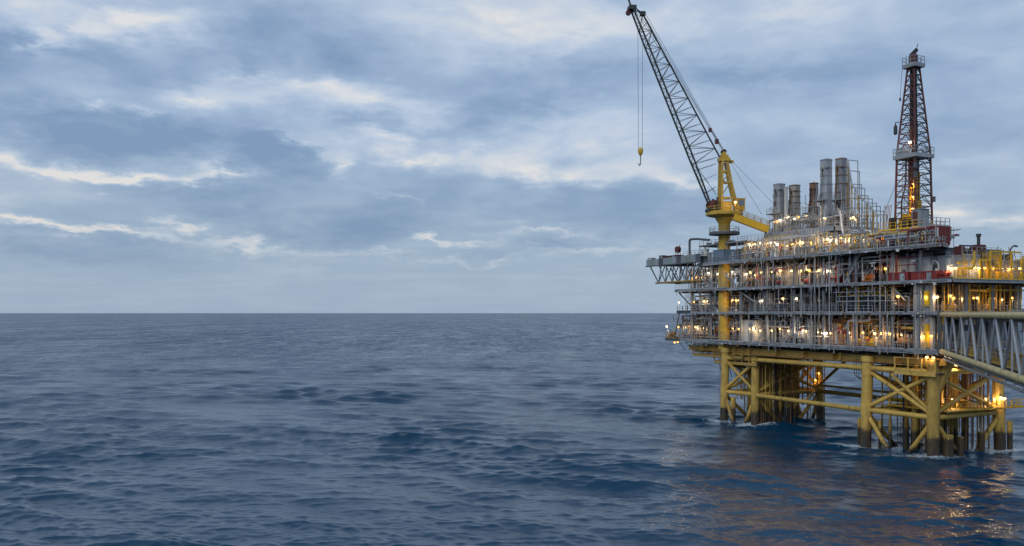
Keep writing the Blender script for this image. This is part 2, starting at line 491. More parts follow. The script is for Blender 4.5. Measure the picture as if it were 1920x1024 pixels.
# ------------------------------------------------------------------ sea
LEGS_L = [(-5.8, 0.8), (1.6, 2.2), (-5.8, 18.8), (0.6, 19.6)]
LEGS_R = [(30.2, 1.0), (42.2, 1.6), (30.2, 18.0), (41.3, 17.6)]
def build_sea():
    rng = np.random.default_rng(11)
    k0 = EYE * 853.0
    # rows crowd towards the platform's near water, thin out towards the horizon
    inv = np.linspace(1 / 46.0, 1 / 2600.0, 1150)
    ys = 1 / inv
    th = np.tan(np.radians(np.linspace(-40, 40, 880)))
    Y = np.repeat(ys[:, None], len(th), 1)
    X = Y * th[None, :]
    sp = np.abs(np.gradient(ys))[:, None]
    spx = (ys * (th[1] - th[0]))[:, None]
    Zs = np.zeros_like(X); DX = np.zeros_like(X); DY = np.zeros_like(X)
    env = np.ones_like(X)
    for _ in range(7):
        a = rng.uniform(0, 2 * math.pi); L = rng.uniform(45, 190)
        env += 0.19 * np.sin((X * math.cos(a) + Y * math.sin(a) * 1.4) * 2 * math.pi / L + rng.uniform(0, 6.28))
    env = np.clip(env, 0.35, 1.9)
    lams = np.concatenate([np.exp(rng.uniform(np.log(0.9), np.log(3.2), 70)), np.exp(rng.uniform(np.log(3.0), np.log(13.0), 70)), rng.uniform(16, 38, 8)])
    for L in lams:
        spread = 0.58 if L < 3 else (0.36 if L < 14 else 0.2)
        a = R(-103) + rng.normal(0, spread)
        kx, ky = math.cos(a), math.sin(a)
        k = 2 * math.pi / L
        steep = 0.023 if L < 3 else (0.017 if L < 5.5 else (0.027 if L < 14 else 0.014))
        A = steep / k * rng.uniform(0.5, 1.5)
        # drop what the sheet cannot carry at that distance
        eff = sp * abs(ky) + spx * abs(kx)
        fade = np.clip((L / np.maximum(eff, 1e-3) - 2.2) / 2.0, 0, 1)
        if fade.max() <= 0: continue
        phs = k * (kx * X + ky * Y) + rng.uniform(0, 6.28)
        c, s = np.cos(phs), np.sin(phs)
        am = A * fade * (env if L < 14 else 1.0)
        Zs += am * c
        DX -= 1.0 * am * kx * s; DY -= 1.0 * am * ky * s
    foam = np.zeros_like(X)
    pts = [world_pt(s, w, 0) for s, w in LEGS_L + LEGS_R] + [world_pt(42.9, 3.6, 0), world_pt(-4.2, 1.6, 0), world_pt(31, 2.5, 0), world_pt(38, 10, 0), world_pt(-2, 9, 0)]
    for i, p in enumerate(pts):
        rr = 1.6 if i < 8 else 1.2
        d = np.sqrt(((X - p.x) / 1.5) ** 2 + (Y - p.y) ** 2)
        foam = np.maximum(foam, np.exp(-((d / (rr * 2.0)) ** 2)) * (0.55 + 0.45 * rng.random()))
    X2, Y2 = X + DX, Y + DY
    nr, nc = X.shape
    verts = np.stack([X2, Y2, Zs], -1).reshape(-1, 3)
    idx = np.arange(nr * nc).reshape(nr, nc)
    quads = np.stack([idx[:-1, :-1], idx[:-1, 1:], idx[1:, 1:], idx[1:, :-1]], -1).reshape(-1, 4)
    fo = foam.reshape(-1)
    # far water and the water beside and behind the viewer: open sheet out to the horizon
    extra_v, extra_f = [], []
    def quad(*p):
        i = len(verts) + len(extra_v)
        extra_v.extend(p); extra_f.append((i, i + 1, i + 2, i + 3))
    t0, t1 = th[0], th[-1]
    yf = [2600.0, 5200.0, 12000.0, 40000.0, 110000.0]
    tt = np.linspace(t0, t1, 25)
    for a, b in zip(yf[:-1], yf[1:]):
        for k in range(24):
            quad((a * tt[k], a, 0), (a * tt[k + 1], a, 0), (b * tt[k + 1], b, 0), (b * tt[k], b, 0))
    B = 110000.0
    quad((-46, 46, -0.02) if False else (46 * t0, 46, 0), (B * t0, B, 0), (-B * 1.2, B, 0), (-B * 1.2, 46, 0))
    quad((46 * t1, 46, 0), (B * 1.2, 46, 0), (B * 1.2, B, 0), (B * t1, B, 0))
    quad((-B * 1.2, -B, 0), (B * 1.2, -B, 0), (B * 1.2, 46, 0), (-B * 1.2, 46, 0))
    allv = np.concatenate([verts, np.array(extra_v)])
    allq = np.concatenate([quads, np.array(extra_f)])
    me = bpy.data.meshes.new('sea')
    me.vertices.add(len(allv)); me.vertices.foreach_set('co', allv.astype(np.float32).ravel())
    me.loops.add(allq.size); me.loops.foreach_set('vertex_index', allq.astype(np.int32).ravel())
    me.polygons.add(len(allq))
    me.polygons.foreach_set('loop_start', np.arange(0, allq.size, 4, dtype=np.int32))
    me.polygons.foreach_set('use_smooth', np.ones(len(allq), dtype=bool))
    me.update(calc_edges=True)
    at_ = me.attributes.new('foam', 'FLOAT', 'POINT')
    at_.data.foreach_set('value', np.concatenate([fo, np.zeros(len(extra_v))]).astype(np.float32))
    chop = np.clip((Y - 110.0) / 500.0, 0, 1) ** 0.65
    a2 = me.attributes.new('chop', 'FLOAT', 'POINT')
    a2.data.foreach_set('value', np.concatenate([chop.reshape(-1), np.ones(len(extra_v))]).astype(np.float32))
    o = bpy.data.objects.new('sea', me)
    COL.objects.link(o)
    o['kind'] = 'structure'
    return o
sea = build_sea()
def sea_material():
    m = bpy.data.materials.new('sea_water'); m.use_nodes = True
    t = NT(m.node_tree); b = m.node_tree.nodes['Principled BSDF']
    g = t.new('ShaderNodeNewGeometry'); pos = g.outputs['Position']
    flat = t.v('MULTIPLY', pos, (1, 1, 0))
    # ripples, crests lying roughly across the view
    n1 = t.noise(t.v('MULTIPLY', flat, (0.55, 1.0, 1)), 1.1, 6, 0.62, 0.6)[0]
    n2 = t.noise(t.v('MULTIPLY', flat, (0.7, 1.0, 1)), 4.2, 4, 0.6, 0.4)[0]
    n3 = t.noise(t.v('MULTIPLY', flat, (0.5, 1.0, 1)), 0.16, 5, 0.6, 0.5)[0]
    gust = t.mapr(t.noise(t.v('MULTIPLY', flat, (0.6, 1, 1)), 0.018, 4, 0.55)[0], 0.35, 0.65, 0.55, 1.25, True)
    h = t.m('ADD', t.m('MULTIPLY', n1, 0.50), t.m('MULTIPLY', n2, 0.17))
    h = t.m('ADD', h, t.m('MULTIPLY', n3, 1.1))
    ch = t.new('ShaderNodeAttribute', attribute_name='chop')
    h = t.m('MULTIPLY', h, t.m('MULTIPLY', gust, t.mapr(ch.outputs['Fac'], 0, 1, 0.34, 1.3)))
    bp = t.new('ShaderNodeBump'); bp.inputs['Strength'].default_value = 0.9; bp.inputs['Distance'].default_value = 0.55
    t.put(bp.inputs['Height'], h)
    t.l.new(bp.outputs[0], b.inputs['Normal'])
    # wave groups and wind streaks: ruffled water reflects less than the slicks between
    f4 = t.noise(t.v('MULTIPLY', flat, (0.24, 0.085, 1)), 1.0, 4, 0.6, 0.3)[0]
    f5 = t.noise(t.v('MULTIPLY', flat, (0.055, 0.016, 1)), 1.0, 4, 0.6, 0.3)[0]
    f6 = t.noise(t.v('MULTIPLY', flat, (0.008, 0.0019, 1)), 1.0, 4, 0.6, 0.3)[0]
    grp = t.m('ADD', t.m('MULTIPLY', t.m('SUBTRACT', f4, 0.5), 0.9), t.m('ADD', t.m('MULTIPLY', t.m('SUBTRACT', f5, 0.5), 0.75), t.m('MULTIPLY', t.m('SUBTRACT', f6, 0.5), 0.45)))
    cf = ch.outputs['Fac']
    rgh = t.m('MAXIMUM', t.m('MULTIPLY_ADD', cf, t.m('MULTIPLY_ADD', grp, 0.75, 0.27), 0.05), 0.04)
    fa = t.new('ShaderNodeAttribute', attribute_name='foam')
    lace = t.noise(flat, 1.3, 7, 0.7, 1.2)[0]
    fm = t.mapr(t.m('ADD', t.m('MULTIPLY', fa.outputs['Fac'], 0.55), lace), 0.66, 0.90, 0.0, 0.85, True)
    fm = t.m('MULTIPLY', fm, t.mapr(fa.outputs['Fac'], 0.02, 0.2, 0, 1))
    col = t.mix(fm, (0.0012, 0.034, 0.078), (0.55, 0.62, 0.66))
    t.l.new(col, b.inputs['Base Color'])
    t.put(b.inputs['Roughness'], t.m('ADD', rgh, t.m('MULTIPLY', fm, 0.5)))
    b.inputs['IOR'].default_value = 1.35
    sea.data.materials.append(m)
sea_material()

# ------------------------------------------------------------------ the platform: decks, frame, walls
Z1, Z2, Z3, Z4, Z5 = 16.3, 22.05, 27.0, 32.3, 37.6
plat = root('oil_platform', 'large multi-deck offshore oil platform with grey open decks, standing on yellow legs', 'oil platform')
def deck(z, poly, depth=0.8, fm=GAL, step=6.0, rails=(), rail_mat=GAL, joist=True, dm=GRT, name='deck'):
    """deck plate with edge beams, handrail bays along the chosen edges and joists underneath"""
    d = MB().prism(poly, z - 0.12, z).build(name, dm, plat, False)
    n = len(poly)
    for k in range(n):
        a, b = Vector((*poly[k], z)), Vector((*poly[(k + 1) % n], z))
        e = (b - a); L = e.length; e.normalize()
        out = Vector((e.y, -e.x, 0))
        q = Vector((0, 0, -depth / 2 + 0.06))
        mb = MB()
        o2 = out * 0.13
        mb.beam(a + q + o2 - e * 0.0, b + q + o2 - e * 0.14, 0.05, depth)
        mb.beam(a + o2 + Vector((0, 0, 0.04)), b + o2 - e * 0.14 + Vector((0, 0, 0.04)), 0.26, 0.07)
        mb.beam(a + o2 + Vector((0, 0, 0.03 - depth)), b + o2 - e * 0.14 + Vector((0, 0, 0.03 - depth)), 0.26, 0.07)
        for j in range(int(L / 1.9)):
            p = a + e * (0.9 + j * 1.9) + q + out * 0.19
            mb.beam(p - Vector((0, 0, depth / 2 - 0.06)), p + Vector((0, 0, depth / 2 - 0.06)), 0.06, 0.12)
        mb.build('edge_beam', fm, d, False)
        if k in rails:
            m = max(1, round(L / step))
            for j in range(m):
                rail(MB(), [a.lerp(b, j / m) + Vector((0, 0, 0.08)), a.lerp(b, (j + 1) / m - 0.01) + Vector((0, 0, 0.08))]).build('railing', rail_mat, d, False)
    if joist:
        xs = [p[0] for p in poly]; ws = [p[1] for p in poly]
        w0, w1 = min(ws), max(ws)
        k = min(xs) + 1.5
        while k < max(xs) - 0.5:
            MB().ibeam((k, w0 + 0.35, z - 0.42), (k, w1 - 0.35, z - 0.42), 0.28, 0.55).build('joist', DGR, d, False)
            k += 3.05
    return d
W1 = 26.0
d1 = deck(Z1, [(-20, 0), (44.8, 0), (44.8, W1), (-20, W1)], 0.52, rails=(0, 1))
d1b = deck(Z1 + 0.004, [(-29.0, 2.5), (-20.16, 0.6), (-20.16, 9), (-29.0, 8)], 0.6, fm=DGR, rails=(0, 2, 3), rail_mat=YDK, joist=False)
d2 = deck(Z2, [(-17, 0.5), (44.6, 0.5), (44.6, W1), (-17, W1)], 0.28, fm=GRY, rails=(0,))
d2b = deck(Z2 + 0.3, [(-22.8, 1.2), (-17.2, 1.2), (-17.2, 5.5), (-22.8, 5.5)], 0.5, fm=DGR, rails=(0, 3), rail_mat=DGR, joist=False)
d3 = deck(Z3, [(-22.2, 0.2), (-4, 0), (46.8, 0), (46.8, W1 + 2), (-22.2, W1)], 0.42, rails=(0,))
for k in range(5):
    rail(MB(), [(46.8, .1 + 5 * k, Z3 + .08), (46.8, 5.05 + 5 * k, Z3 + .08)]).build('railing', YBR, d3, False)
    rail(MB(), [(44.7, .1 + 5 * k, Z2 + .08), (44.7, 5.05 + 5 * k, Z2 + .08)]).build('railing', GAL, d2, False)
d4 = deck(Z4, [(-14.5, 0.4), (-3, -0.4), (45.4, -0.4), (43.5, 3), (38.0, 9.5), (35.5, 18), (-14.5, 18)], 0.38, rails=(0, 1, 2, 3))
d5 = deck(Z5, [(-0.2, 6), (18.2, 6), (18.2, 17), (-0.2, 17)], 0.7, rails=(0, 1, 3))
d5b = deck(Z5 - 2.2, [(19.0, 9.5), (25.5, 9.5), (25.5, 16), (19.0, 16)], 0.4, rails=(0, 1, 2), joist=False)

# main columns and diagonals of the deck frame
def column(s, w, z0, z1, b=0.3, mat=GRY):
    mb = MB()
    mb.beam((s - b / 2 + 0.03, w, z0), (s - b / 2 + 0.03, w, z1), b, 0.06)
    mb.beam((s + b / 2 - 0.03, w, z0), (s + b / 2 - 0.03, w, z1), b, 0.06)
    mb.beam((s, w, z0), (s, w, z1), 0.05, b - 0.12)
    mb.build('column', mat, plat, False)
colS = [-17, -10.5, -1, 6.4, 13.6, 20.8, 28.0, 35.4, 40.6]
for s in colS:
    for w in (0.75, 9.2, 17.0):
        column(s, w, Z1 + 0.02, Z2 - 0.45, 0.36)
        column(s, w, Z2 + 0.02, Z3 - 0.65, 0.34)
        column(s, w, Z3 + 0.02, Z4 - 0.65, 0.32)
for s in (0.2, 6.2, 12.2, 17.8):
    for w in (6.4, 16.6):
        column(s, w, Z4 + 0.02, Z5 - 0.75, 0.4)
for w in (6, 12, 18, 24):
    column(44.3, w, Z1 + 0.02, Z3 - 0.65, 0.5)
def brace(p0, p1, r=0.16, mat=GRY, par=None, n=8, name='brace'):
    return MB().bar(p0, p1, r, n).build(name, mat, par or plat)
for (a, b) in ((0, 1), (3, 4), (6, 7)):
    sa, sb = colS[a], colS[b]
    brace((sa, 9.2, Z1 + .2), (sb, 9.2, Z2 - .5)); brace((sb, 9.2, Z2 + .2), (sa, 9.2, Z3 - .7))
brace((-1.2, 0.75, Z3 - .8), (2.8, 0.75, Z2 + 2.2), 0.11)
brace((35.2, 0.9, Z3 - .8), (37.8, 0.9, Z3 - 3.1), 0.11)
# braces of the cantilevered corner
brace((-21.8, 1.0, Z3 - .6), (-17.2, 1.0, Z3 - 3.6), 0.14, DGR); brace((-22.5, 1.6, Z2), (-26.2, 3.0, Z1 + .2), 0.11, DGR)
brace((-19.9, 1.6, Z2), (-19.9, 1.6, Z1 + .2), 0.11, DGR); brace((-17.2, 1.2, Z1 + .2), (-17.2, 1.2, Z3 - .7), 0.2, DGR)
brace((-22.3, 1.4, Z2 - 2.6), (-18.0, 1.4, Z2 - 2.6), 0.08, DGR)

# panels added behind the open front strip to close it, plus the end wall
pan_me = {}
def wall_panel(s, w, z0, z1, width, mat, rot=0.0):
    key = (round(width, 2), round(z1 - z0, 2), mat.name)
    if key not in pan_me:
        h = z1 - z0
        mb = MB().box((0, 0, h / 2), (width - 0.05, 0.08, h - 0.04))
        n = max(2, int(width / 0.42))
        for k in range(n):
            mb.box((-width / 2 + (k + 0.5) * width / n, -0.07, h / 2), (width / n * 0.45, 0.06, h - 0.1))
        pan_me[key] = mb.mesh('wall_panel', mat, False)
    inst('wall_panel', pan_me[key], plat, (s, w, z0), rot)
rr = random.Random(3)
for z0, z1, s0, s1, mats in ((Z1, Z2 - .45, -16, 41, [SHD, RST, GRY, BEI, BEI]), (Z2, Z3 - .65, -14, 41, [SHD, SHD, RST, DGR, BEI]), (Z3, Z4 - .65, -12, 45, [BEI, RST, WHT, SHD, BEI]), (Z4, Z5 - .75, 0.8, 18, [BEI, GRY, BEI, DGR])):
    s = s0; wl = 9.7 if z0 != Z4 else 9.0
    while s < s1:
        wd = 2.4
        if rr.random() < 0.86:
            wall_panel(s + wd / 2, wl + rr.choice((0, 0, -1.6, -0.8)), z0 + .01, z1, wd, rr.choice(mats))
        s += wd
for k in range(8):
    wall_panel(38.0, 1.2 + 2.4 * k + 8, Z1 + .01, Z2 - .45, 2.4, rr.choice([SHD, DGR, GRY]), R(90))
    wall_panel(38.0, 1.2 + 2.4 * k + 8, Z2 + .01, Z3 - .65, 2.4, rr.choice([SHD, DGR, BEI]), R(90))
for k in range(24):       # far side, dark panels in place of deep shade between the equipment
    for z0, z1 in ((Z1, Z2 - .45), (Z2, Z3 - .65), (Z3, Z4 - .65)):
        wall_panel(-16 + 2.4 * k + 1.2, 21, z0 + .01, z1, 2.4, SHD)

# under-deck girders
for w in (1.6, 6.5, 12, 18.4, 24):
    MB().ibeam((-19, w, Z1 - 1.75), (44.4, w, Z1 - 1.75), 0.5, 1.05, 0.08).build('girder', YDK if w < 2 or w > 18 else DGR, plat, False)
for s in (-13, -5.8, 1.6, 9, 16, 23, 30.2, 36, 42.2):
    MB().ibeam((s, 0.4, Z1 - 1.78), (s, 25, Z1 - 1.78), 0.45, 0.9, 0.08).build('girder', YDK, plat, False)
# sub-cellar frames: stepped yellow walkways hanging under the crane end
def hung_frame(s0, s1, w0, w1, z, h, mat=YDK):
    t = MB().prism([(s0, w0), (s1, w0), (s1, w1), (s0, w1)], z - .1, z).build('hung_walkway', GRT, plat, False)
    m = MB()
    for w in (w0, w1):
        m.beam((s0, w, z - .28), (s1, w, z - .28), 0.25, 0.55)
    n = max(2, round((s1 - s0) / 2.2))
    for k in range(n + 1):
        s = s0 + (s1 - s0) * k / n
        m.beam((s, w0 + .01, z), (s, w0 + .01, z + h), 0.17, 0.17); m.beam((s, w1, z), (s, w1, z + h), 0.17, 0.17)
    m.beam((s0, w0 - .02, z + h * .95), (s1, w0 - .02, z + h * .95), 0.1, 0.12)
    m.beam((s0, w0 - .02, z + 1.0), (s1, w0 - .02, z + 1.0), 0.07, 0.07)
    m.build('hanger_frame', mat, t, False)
hung_frame(-16.5, -0.5, 0.8, 3.2, Z1 - 2.9, 2.0)
hung_frame(-19.5, -12, 3.5, 6, Z1 - 2.2, 1.3)
hung_frame(-9.8, 3.0, 1.2, 5, Z1 - 4.1, 1.5)
hung_frame(36.2, 43.6, 0.3, 3.4, Z1 - 3.4, 2.2, YEL)
for k in range(7):
    a = -25 + k * 2.4
    brace((a, 3 + .2 * k, Z1 - .5), (a + 2.6, 3 + .2 * k, Z1 - 2.4 - .1 * k), 0.07, DGR)
for k in range(6):
    a = -11.5 + k * 1.5
    MB().tube([(a, 2.2, Z1 - 3.2), (a + .6, 2.2, Z1 - 4.2), (a + 1.9, 2.4, Z1 - 5.1), (a + 2.4, 2.6, Z1 - 7.4)], 0.07, 5).build('hose', BLK, plat)
for k in range(5):
    a = 27.0 + k * .5
    MB().tube([(a, 1.4, Z1 - 2.0), (a, 1.4, Z1 - 4.6 - .3 * (k % 3)), (a + .5, 1.4, Z1 - 5.1 - .3 * (k % 3)), (a + 1.4, 1.5, Z1 - 5.1)], 0.06, 5, 0.4).build('hose', BLK, plat)
# lines hung along the underside
for k in range(9):
    w = 0.5 + 0.55 * k
    a, b = rr.uniform(-14, 4), rr.uniform(24, 43)
    MB().tube([(a, w, Z1 - 1.2), (a, w, Z1 - 2.35 - .1 * (k % 3)), (b, w, Z1 - 2.35 - .1 * (k % 3)), (b, w, Z1 - 1.0)], rr.choice((.07, .1, .15)), 6).build('pipe', rr.choice((YDK, DGR, GRY, RST)), plat)

# ------------------------------------------------------------------ pipework on the decks
npipe = [0]
small = {}
def pipe(pts, r, mat, n=6):
    if r >= 0.085 and npipe[0] < 255:
        npipe[0] += 1
        MB().tube(pts, r, n).build('pipe', mat, plat)
    else:
        small.setdefault(mat.name, (MB(), mat))[0].tube(pts, r, 5)
def clutter(z0, z1, s0, s1, w0, w1, dens, mats, seed, low=0.0):
    q = random.Random(seed)
    L = s1 - s0; H = z1 - z0
    for k in range(int(L * 1.35 * dens)):         # risers
        s, w = q.uniform(s0, s1), q.uniform(w0, w1)
        r = q.choice((.04, .05, .07, .09, .12, .17))
        m = q.choice(mats)
        top = z1 - q.uniform(0, .3)
        if q.random() < .45: pipe([(s, w, z0), (s, w, top)], r, m)
        else:
            h = z0 + H * q.uniform(.35, .9); l = q.choice((-1, 1)) * q.uniform(.6, 3.0)
            if q.random() < .5: pipe([(s, w, z0), (s, w, h), (s + l, w, h), (s + l, w, top)], r, m)
            else: pipe([(s, w, z0), (s, w, h), (s, w + abs(l) * .7, h)], r, m)
    for k in range(int(L * 1.0 * dens)):         # runs
        w = q.uniform(w0, w1); h = z0 + H * (q.uniform(.55, .97) if q.random() < .75 else q.uniform(.1, .5))
        a = q.uniform(s0, s1 - 2); b = min(s1, a + q.uniform(2.5, 9))
        r = q.choice((.04, .05, .06, .08, .10, .14, .2)); m = q.choice(mats)
        e = q.random()
        if e < .4: pipe([(a, w, h), (b, w, h)], r, m)
        elif e < .7: pipe([(a, w, z0 + .1), (a, w, h), (b, w, h), (b, w, z1 - .1)], r, m)
        else: pipe([(a, w + 1.2, h), (a, w, h), (b, w, h), (b, w, h - H * q.uniform(.1, .5))], r, m)
    for k in range(int(L * 0.35 * dens)):         # loops and gooseneck bends
        s, w = q.uniform(s0, s1 - 1.5), q.uniform(w0, w1); r = q.choice((.05, .07, .1))
        h = z0 + H * q.uniform(.45, .85); l = q.uniform(.7, 1.6)
        pipe([(s, w, h - q.uniform(.5, 1.6)), (s, w, h), (s + l * .5, w, h + q.uniform(.3, .8)), (s + l, w, h), (s + l, w, h - q.uniform(.5, 1.8))], r, q.choice(mats), 6)
    bx = {}
    for k in range(int(L * 1.2 * dens)):          # junction boxes, valves and small fittings
        s, w = q.uniform(s0, s1), q.uniform(w0, w1); h = z0 + q.uniform(.3, H * .7)
        m = q.choice(mats + [WHT, RED, YBR])
        mb = bx.setdefault(m.name, (MB(), m))[0]
        if q.random() < .6: mb.box((s, w, h), (q.uniform(.2, .7), q.uniform(.2, .4), q.uniform(.25, .9)))
        else: mb.lathe([(.06, 0), (.22, .02), (.22, .1), (.08, .12), (.08, .45), (.2, .47), (.2, .53), (.05, .55)], 8, (s, w, h), q.choice('xyz'))
    for mb, m in bx.values():
        o = mb.build('fittings', m, plat, False); o['kind'] = 'stuff'
G = [GAL, GRY, GRY, DGR, WHT]
clutter(Z1, Z2 - .5, -25, -2, 1.2, 8.0, 2.4, [GRY, DGR, DGR, GAL, BEI, RST, YDK], 1)
clutter(Z1, Z2 - .5, 1, 22, 0.6, 7.5, 1.5, [GRY, GAL, WHT, DGR, BEI], 2)
clutter(Z1, Z2 - .5, 22, 42, 0.6, 7.5, 1.7, [GRY, GAL, YEL, DGR, YEL, RST], 3)
clutter(Z2, Z3 - .7, -20, -1, 1.0, 8.0, 2.6, [GRY, DGR, DGR, GAL, GRY, RST], 4)
clutter(Z2, Z3 - .7, 0, 24, 0.6, 7.5, 1.3, [GRY, DGR, GAL, DGR], 5)
clutter(Z2, Z3 - .7, 24, 41, 0.6, 7.5, 1.2, [DGR, DGR, GRY, YEL], 6)
clutter(Z3, Z4 - .7, -20, -1, 1.0, 7.5, 2.6, [GRY, DGR, GAL, GRY, BEI], 7)
clutter(Z3, Z4 - .7, -1, 24, 0.6, 7.5, 1.8, [GRY, GAL, WHT, BEI, RED, DGR], 8)
clutter(Z3, Z4 - .7, 24, 45, 0.6, 7.5, 1.3, [GRY, DGR, GAL, RED, WHT], 9)
clutter(Z4, Z5 - .9, -1, 19, 0.3, 6.0, 2.6, [GAL, WHT, BEI, GRY, YEL], 10)
clutter(Z4, Z5 - 2, 19, 30, 0.3, 9.0, 2.6, [GAL, WHT, YEL, GRY, YBR], 11)
clutter(Z4, Z4 + 2.6, -11, -1, 1.0, 8.0, 1.3, [GRY, DRD, DGR, GRN], 12)
clutter(Z5, Z5 + 3.4, 0, 18, 6.4, 14.0, 2.6, [GAL, WHT, GRY, BEI], 13)
clutter(Z4, Z4 + 2.7, 30, 44, -.15, 0.9, 1.8, [GRY, WHT, FRD, GAL, YEL], 15)
clutter(Z4, Z4 + 3.4, 30, 42, 4, 8, 1.2, [GRY, YBR, FRD, RST], 16)
clutter(Z3, Z4 - 1.2, 45, 46.2, 2, 25, 12.0, [YBR, YEL, GRY, YBR], 14)
for k in range(7):        # open yellow frames along the right-hand end
    w = 6.5 + k * 2.4
    h = 4.4 if k in (1, 2, 3) else 3.0
    MB().beam((46.3, w, Z3), (46.3, w, Z3 + h), .22, .22).beam((46.3, w, Z3 + h), (46.3, w + 2.4, Z3 + h), .2, .25).beam((46.3, w, Z3 + 1.7), (46.3, w + 2.4, Z3 + 1.7), .15, .18).build('yellow_frame', YBR, plat, False)
    MB().beam((44.5, w, Z2), (44.5, w, Z3 - .6), .2, .2).beam((44.5, w, Z3 - 1.4), (44.5, w + 2.4, Z3 - 1.4), .15, .2).build('yellow_frame', YBR, plat, False)
def sideclutter(z0, z1, n, mats, seed):            # along the right-hand end, running into the depth
    q = random.Random(seed)
    for k in range(n):
        s = q.uniform(38.6, 44.2); a = q.uniform(1, 20); b = min(26, a + q.uniform(2, 8)); h = q.uniform(z0 + .3, z1 - .2)
        r = q.choice((.05, .07, .1, .15)); m = q.choice(mats)
        if q.random() < .5: pipe([(s, a, z0), (s, a, h), (s, b, h), (s, b, z1)], r, m)
        else: pipe([(s, a, z0), (s, a, z1)], r, m)
sideclutter(Z1, Z2, 40, [YEL, GRY, YBR, DGR, GAL], 21)
sideclutter(Z2, Z3 - .6, 56, [YEL, YBR, YEL, DGR, GRY], 22)
# odds and ends clamped along the deck edges: cable runs, brackets, drains, boxes
for z, a0, a1, w in ((Z1, -19, 44, -.22), (Z2, -16, 43, .2), (Z3, -21, 46, -.22), (Z4, -3, 45, -.62)):
    q = random.Random(int(z * 10)); mb = {m.name: (MB(), m) for m in (GAL, DGR, GRY, RST, WHT)}
    a = a0
    while a < a1:
        m, _ = mb[q.choice(list(mb))]
        k = q.random()
        if k < .35: m.box((a, w, z - q.uniform(.1, .6)), (q.uniform(.15, .6), .12, q.uniform(.15, .5)))
        elif k < .7: m.bar((a, w, z + q.uniform(0, .9)), (a, w, z - q.uniform(.6, 1.6)), .045, 5)
        else: m.bar((a, w - .03, z - .25), (min(a1, a + q.uniform(1.5, 5)), w - .03, z - .25 - q.uniform(-.1, .12)), .05, 5)
        a += q.uniform(.35, 1.3)
    for m, mt in mb.values():
        if m.v:
            o = m.build('edge_fittings', mt, plat, False); o['kind'] = 'stuff'
# yellow pipe bundle under the main deck
for k in range(7):
    s = S_of(1583 + 14 * k, 1.4)
    pipe([(s - 1.2, 1.4, Z3 - 1.9), (s, 1.4, Z3 - .9 - .15 * (k % 2)), (s + .9, 1.4, Z3 - .9), (s + 1.1, 1.4, Z3 - 2.0), (s + 2.2, 1.4, Z3 - 2.1)], .09, YBR)
for h in (.75, 1.45, 2.2): pipe([(S_of(1578, 1.3), 1.3, Z3 - h), (S_of(1690, 1.3), 1.3, Z3 - h)], .10 if h > 2 else .06, YBR if h < 2 else GAL)
# grey scaffold of standards and ledgers in front of the dark middle bays
sc = root('scaffold', 'grey tubular scaffold hung before the dark middle bays of the platform', 'scaffold')
for px in (1568, 1588, 1605, 1628, 1640, 1660):
    s = S_of(px, 0.25); MB().bar((s, .25, Z2 - .1), (s, .25, Z3 - .7), .07, 6).build('standard', GAL, sc)
for z, a, b in ((Z3 - 2.2, 1568, 1650), (Z3 - 3.0, 1582, 1655), (Z2 + 1.9, 1568, 1680), (Z3 - 1.5, 1562, 1640)):
    MB().bar((S_of(a, .2), .2, z), (S_of(b, .2), .2, z), .07, 6).build('ledger', GAL, sc)
for px, za, zb in ((1460, Z2, Z3), (1502, Z2, Z3), (1521, Z1, Z3), (1528, Z1, Z4), (1536, Z2, Z3), (1555, Z1, Z4), (1600, Z1, Z2), (1650, Z1, Z3), (1664, Z1, Z2), (1716, Z1, Z3), (1404, Z1, Z2), (1450, Z3, Z4), (1428, Z3, Z4)):
    s = S_of(px, -.35); MB().bar((s, -.35, za - .8), (s, -.35, zb + .1), .085, 6).build('drain_pipe', GAL, plat)
# tube-and-clamp staging in front of the bays and over the upper module
stg = root('staging', 'fine grey tube-and-clamp staging covering the upper front of the platform', 'scaffold')
def stage(mat, *a, **k): 
    o = lattice(MB(), *a, **k).build('staging_bay', mat, stg, False); o['kind'] = 'stuff'
for i, (a, b) in enumerate(((-1, 6), (6, 12), (12, 18.5), (18.5, 24), (24, 30))):
    stage(GAL, a, b, -.1, Z4, Z5 - .5 - (1.5 if i > 2 else 0), .95, .85, .7, 40 + i)
    stage(WHT, a, b, 2.6, Z4, Z5 - .4 - (1.5 if i > 2 else 0), .8, .75, .6, 50 + i)
for i, (a, b) in enumerate(((-20, -12), (-12, -3), (-1, 6), (6, 13), (13, 20), (20, 27), (27, 36))):
    stage(GAL if i % 2 else GRY, a, b, .35, Z3, Z4 - .5, 1.15, 1.25, .55, 60 + i)
    stage(GRY, a, b, .55, Z2, Z3 - .5, 1.4, 1.3, .5, 70 + i)
    stage(GRY if i % 3 else GAL, a, b, .4, Z1, Z2 - .4, 1.35, 1.45, .45, 80 + i)
for i, (a, b) in enumerate(((0, 5), (5, 9), (9, 14), (14, 18))):
    stage(GAL, a, b, 6.4, Z5, Z5 + (3.6, 4.2, 5.2, 6.0)[i], .8, .8, .62, 90 + i)
    stage(BEI, a, b, 10.0, Z5, Z5 + (4.0, 5.2, 6.2, 7.6)[i], .9, .85, .5, 95 + i)
for i, (a, b) in enumerate(((30, 35), (35, 39.5), (39.5, 44))):
    stage(GAL if i % 2 else BEI, a, b, -.2, Z4, Z4 + 2.8, .9, .9, .55, 130 + i)
    stage(BEI, a, b, .5, Z1, Z2 - .4, 1.2, 1.2, .45, 133 + i)
for i in range(4):
    stage(GAL, 6.2 + 3 * i, 9.2 + 3 * i, 18.1, Z4 + 2.5, Z5 + 5.5 - 1.6 * i, .9, .9, .6, 100 + i, along='w')
